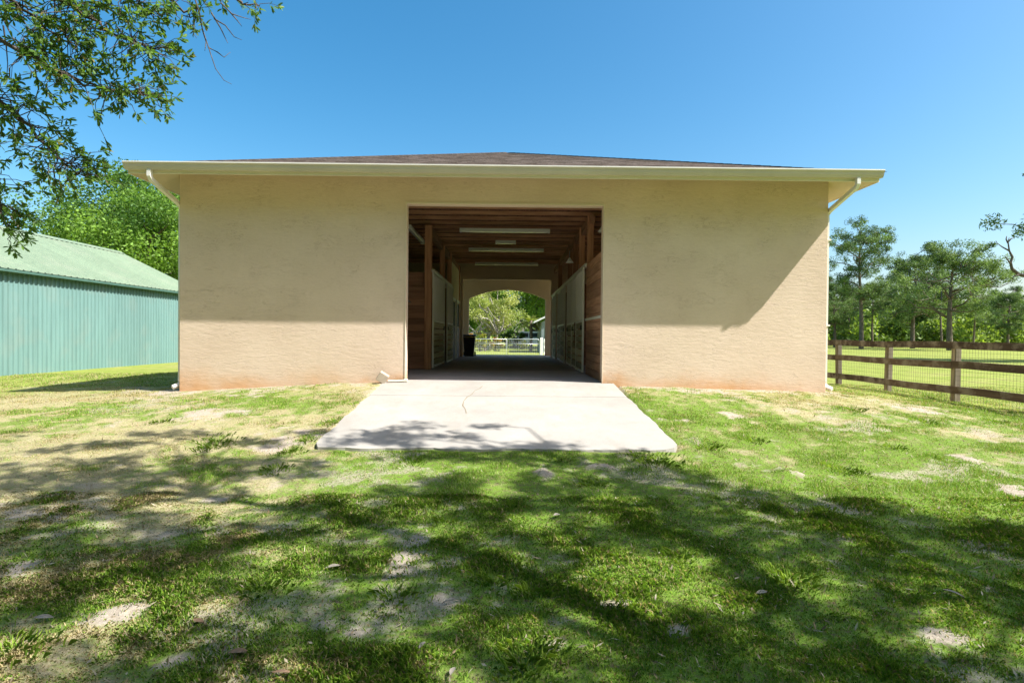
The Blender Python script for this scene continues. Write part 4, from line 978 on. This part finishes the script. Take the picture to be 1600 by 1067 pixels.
SHB = [pix_ground(*p) + q for p, q in (((560, 684), (.34, .26)), ((632, 664), (.26, .15)), ((612, 690), (.30, .2)), ((690, 682), (.38, .16)), ((745, 664), (.22, .1)), ((520, 694), (.25, .2)), ((380, 690), (.5, .18)), ((270, 676), (.55, .12)), ((470, 676), (.3, .12)), ((170, 692), (.4, .12)), ((860, 697), (.4, .08)), ((90, 700), (.4, .12)))]
def shade(x, y):
    yb = np.interp(x, EDGE[:, 0], EDGE[:, 1]); s = sstep(.05, -.18, y - yb + (fbm(x * 1.8, y * 1.8, 3, 51) - .5) * .9)
    for (cx, cy, rx, ry) in LW: s = s * sstep(.75, 1.15, np.hypot((x - cx) / rx, (y - cy) / ry) + (vnoise(x * 4, y * 4, 53) - .5) * .5)
    s = s * sstep(.0, .12, fbm(x * 1.7 + 3, y * 1.7, 5, 55) - .38 + .075 * sstep(-1.5, 1.5, x))
    for (cx, cy, rx, ry) in SHB: s = np.maximum(s, sstep(1.15, .7, np.hypot((x - cx) / rx, (y - cy) / ry) + (vnoise(x * 5, y * 5, 57) - .5) * .9))
    return s
rA = np.random.default_rng(25)
N = 12500; sx = rA.uniform(-8.5, 7.5, N); sy = rA.uniform(.3, 7.4, N)
ok = shade(sx, sy) > rA.uniform(.25, .8, N); sx, sy = sx[ok], sy[ok]
hh = rA.uniform(5.4, 8.6, len(sx)); zg_ = -.58; k_ = (hh - zg_) / SUN[2]
CC = np.stack([sx + SUN[0] * k_, sy + SUN[1] * k_, hh], 1)
per = 9; o_ = unit(len(CC) * per, rA) * rA.uniform(.03, .17, (len(CC) * per, 1))
PP = np.repeat(CC, per, 0) + o_; cA = np.array((.09, .16, .03)) * rA.uniform(.6, 1.4, (len(PP), 1))
V, F, cc = cards(PP, .115, .058, rA, .7, cA)
TA = np.array((8.3, -1.6, float(gz_smooth(8.3, -1))))
st_ = thing('oak_tree', tuple(TA), 'big shade oak beside the camera casting dappled shade over the lawn', 'tree')
sub('crown', np_mesh('crown', V, F, M['nearleaf'], False, cc), st_)
tm = MB(); t1 = TA + (-.4, .3, 4.6); tm.tube(bend(TA - (0, 0, .3), t1, rA, .02), [.42, .39, .36, .34, .33, .32, .31], 12)
mains = [np.array(p) for p in ((5.2, 1.2, 6.4), (3.0, 2.6, 6.6), (8.6, 2.4, 6.6), (11.0, 1.0, 6.4), (1.6, .4, 7.0), (6.4, 3.6, 6.3))]
paths = []
for e in mains:
    p = bend(t1 - (0, 0, .2), e, rA, .05, 8); paths.append(p); tm.tube(p, [.17 - .13 * i / 8 for i in range(9)], 8)
for i in rA.choice(len(CC), 130, False):
    e = CC[i]; best = min(((np.linalg.norm(q - e), q) for p in paths for q in p[2:]), key=lambda t: t[0])[1]; tm.tube(bend(best, e, rA, .08, 4), [.035, .028, .02, .014, .007], 5, cap=False)
sub('trunk', tm.mesh('trunk', M['bark'], True), st_)

# ------------------------------------------------------------------ grass
M['grass'] = leafy('grass_blades', .3, .6)
def in_ramp(x, y): return (np.abs(x + .03) < 2.2) & (y > 6.24) & (y < 10.3)
def blades(n, x0, x1, y0, y1, hscale, wscale, seed, tall=1.0):
    r = np.random.default_rng(seed); x = r.uniform(x0, x1, n); y = r.uniform(y0, y1, n)
    vis = np.abs(x - .09) < (y + .15) * 1.0 + .25
    x, y = x[vis], y[vis]
    b = bare_mask(x, y); tuft = fbm(x * 2.6, y * 2.6, 4, 61); keep = (r.random(len(x)) > np.clip(b * 1.0, 0, .9)) & ~in_ramp(x, y) & ~((np.abs(x) < 6.04) & (y > 9.97)) & (r.random(len(x)) < .22 + .95 * sstep(.36, .58, tuft + .5 * (fbm(x * 8, y * 8, 3, 63) - .5)))
    x, y, tuft, b = x[keep], y[keep], tuft[keep], b[keep]
    n = len(x); z = gz(x, y); dry = dry_mask(x, y)
    h = hscale * r.uniform(.35, 1.15, n) * (.7 + .8 * sstep(.5, .75, tuft)) * (1 - .35 * dry); w = wscale * r.uniform(.6, 1.3, n)
    az = r.uniform(0, 6.283, n); lean = r.uniform(.1, 1.3, n) * (.7 + .6 * dry)
    d = np.stack([np.cos(az), np.sin(az), np.zeros(n)], 1); s = np.stack([-np.sin(az), np.cos(az), np.zeros(n)], 1)
    P = np.stack([x, y, z - .003], 1); up = np.array((0, 0, 1.0))
    mid = P + up * (h * .62 * np.cos(lean * .5))[:, None] + d * (h * .62 * np.sin(lean * .5))[:, None]
    tip = P + up * (h * np.cos(lean))[:, None] + d * (h * (np.sin(lean) + .12))[:, None]
    V = np.stack([P - s * w[:, None] * .5, P + s * w[:, None] * .5, mid + s * w[:, None] * .42, tip, mid - s * w[:, None] * .42], 1)
    isd = r.random(n) < np.clip(.16 + .8 * dry, 0, .92); t = r.random(n)[:, None]
    g = np.array((.11, .245, .018)) * (1 - t) + np.array((.28, .385, .05)) * t; st = np.array((.48, .385, .23)) * (1 - t) + np.array((.34, .29, .12)) * t
    c = np.where(isd[:, None], st, g) * r.uniform(.7, 1.25, (n, 1))
    return V, c
Vs = []; Cs = []; V3 = []; C3 = []
for args in ((230000, -3.6, 3.8, 1.75, 3.2, .030, .0042, 1), (250000, -5, 5.2, 3.2, 4.8, .032, .0052, 2)):
    v, c = blades(*args); Vs.append(v); Cs.append(c)
for args in ((380000, -7.4, 7.6, 4.8, 7.2, .032, .0068, 3), (420000, -10.6, 10.8, 7.2, 10.6, .036, .009, 4), (90000, 6.0, 15, 9.5, 16, .05, .014, 5), (90000, -14, -6.0, 9.5, 15, .05, .014, 6)):
    v, c = blades(*args); V3.append(v[:, (0, 1, 3)]); C3.append(c)
V = np.concatenate(V3); C_ = np.concatenate(C3); n = len(V)
tag(link('grass', np_mesh('grass', V.reshape(-1, 3), np.arange(3 * n).reshape(n, 3), M['grass'], False, np.repeat(C_, 3, 0))), kind='stuff', label='short patchy grass around the ramp and along the barn', cat='grass')
# taller tufts and weeds
r = np.random.default_rng(91)
TUF = [(830, 920, 1.0), (410, 920, .8), (770, 905, .6), (1030, 722, 1.2), (1000, 715, .8), (340, 690, 1.0), (430, 735, .7), (1235, 905, 1.0), (1320, 735, .9), (645, 720, .8), (1060, 870, .6), (620, 930, .6), (820, 1035, .9), (840, 1010, .7), (20, 1020, .9), (1450, 600 + 60, .7), (330, 700, .9), (450, 705, .6), (930, 755, .7), (700, 815, .6), (1290, 800, .5), (525, 640, .8), (565, 612, .9), (480, 690, .6), (1180, 690, .6), (1400, 700, .6), (250, 660, .6), (1560, 660, .7), (1110, 700, .8), (880, 720, .5), (1335, 640, .8)]
for (px, py, s) in TUF:
    cx, cy = pix_ground(px, py); n = int(150 * s); x = cx + r.normal(size=n) * .085 * s * (1 + cy * .06); y = cy + r.normal(size=n) * .085 * s * (1 + cy * .06); ok = ~in_ramp(x, y) & (y < 9.95); x, y = x[ok], y[ok]; n = len(x)
    z = gz(x, y); h = r.uniform(.02, .058, n) * (.7 + .5 * s); w = r.uniform(.003, .006, n); az = np.arctan2(y - cy, x - cx) + r.normal(size=n) * .7; lean = r.uniform(.2, 1.1, n); d = np.stack([np.cos(az), np.sin(az), 0 * az], 1); q = np.stack([-np.sin(az), np.cos(az), 0 * az], 1); P = np.stack([x, y, z - .003], 1); up = np.array((0, 0, 1.))
    mid = P + up * (h * .62 * np.cos(lean * .5))[:, None] + d * (h * .62 * np.sin(lean * .5))[:, None]; tip = P + up * (h * np.cos(lean))[:, None] + d * (h * (np.sin(lean) + .12))[:, None]
    Vs.append(np.stack([P - q * w[:, None] * .4, P + q * w[:, None] * .4, mid + q * w[:, None] * .5, tip, mid - q * w[:, None] * .5], 1)); t = r.random(n)[:, None]; Cs.append((np.array((.13, .26, .025)) * (1 - t) + np.array((.28, .38, .05)) * t) * r.uniform(.7, 1.2, (n, 1)))
V = np.concatenate(Vs); C_ = np.concatenate(Cs); n = len(V)
F = np.arange(5 * n).reshape(n, 5)
tag(link('grass', np_mesh('grass', V.reshape(-1, 3), F, M['grass'], False, np.repeat(C_, 5, 0))), kind='stuff', label='short patchy green grass on the near lawn under the tree shade', cat='grass')
# litter: tiny dry bits, not countable
n = 15000; x = r.uniform(-9, 9, n); y = 1.8 + 8 * r.random(n) ** 1.3; ok = ~in_ramp(x, y) & (np.abs(x) < y + .5) & (y < 9.9); x, y = x[ok], y[ok]
P = np.stack([x, y, gz(x, y) + .008 + .012 * r.random(len(x))], 1); t = r.random(len(x))[:, None]
V, F, cc = cards(P, np.where(r.random(len(x)) < .6, .05, .03), np.where(r.random(len(x)) < .6, .0035, .011), r, 2.5, (np.array((.30, .21, .12)) * (1 - t) + np.array((.52, .45, .35)) * t) * r.uniform(.5, 1.2, (len(x), 1)))
tag(link('leaf_litter', np_mesh('leaf_litter', V, F, M['grass'], False, cc)), kind='stuff', label='tiny dry leaf bits scattered through the grass', cat='leaf litter')
# larger dry leaves that can be told apart
def dry_leaf(seed):
    q = np.random.default_rng(seed); vs = []; n = 7
    for i in range(n):
        t = i / (n - 1); wv = .016 * math.sin(math.pi * (t * .92 + .04)) ** .8; zc = .012 * math.sin(t * 3.1) + .003
        vs += [((t - .5) * .085, -wv, zc + .008), ((t - .5) * .085, 0, zc), ((t - .5) * .085, wv, zc + .007)]
    fs = []
    for i in range(n - 1):
        b = 3 * i; fs += [(b, b + 1, b + 4, b + 3), (b + 1, b + 2, b + 5, b + 4)]
    return vs, fs
M['dryleaf'] = plain('dry_leaf', (.24, .15, .09), .8, .25, 30); M['greyleaf'] = plain('grey_leaf', (.30, .26, .21), .8, .2, 30)
vs, fs = dry_leaf(1); lme = [MB().add(vs, fs).mesh('fallen_leaf', M['dryleaf'], True), MB().add(vs, fs).mesh('fallen_leaf', M['greyleaf'], True)]
for i, (px, py, k, a, s, lb) in enumerate(((68, 967, 1, .3, 1.15, 'grey leaf lying near the left edge of the lawn'), (372, 1027, 0, .1, 1.2, 'brown leaf lying near the bottom left of the lawn'), (708, 1057, 1, 1.4, 1.0, 'pale leaf standing on edge at the bottom middle of the lawn'), (440, 1063, 0, .2, 1.1, 'brown leaf at the bottom edge left of middle'),
        (1190, 929, 1, .2, 1.0, 'grey leaf lying right of the lawn centre in the shade'), (1490, 932, 1, -.6, 1.4, 'large grey leaf lying at the right of the lawn'), (520, 890, 1, .1, 1.3, 'pale stick like leaf left of the lawn centre'), (700, 940, 1, .3, .9, 'small grey leaf left of the lawn centre'),
        (870, 808, 1, .8, 1.2, 'thin pale leaf below the ramp'), (780, 845, 0, .5, .9, 'small brown leaf below the ramp middle'), (310, 975, 0, -.2, .9, 'brown leaf in the sunny patch at lower left'), (660, 1020, 1, 1.2, .8, 'small pale leaf near the bottom left of middle'))):
    x, y = pix_ground(px, py); o = link('fallen_leaf', lme[k], None, (x, y, float(gz(x, y)) + .018), (R(random.uniform(-18, 18)), R(random.uniform(-14, 14)), a)); o.scale = (s * .85, s * .85, s * .6)
    tag(o, lb, 'leaf', 'larger dry leaves on the lawn')
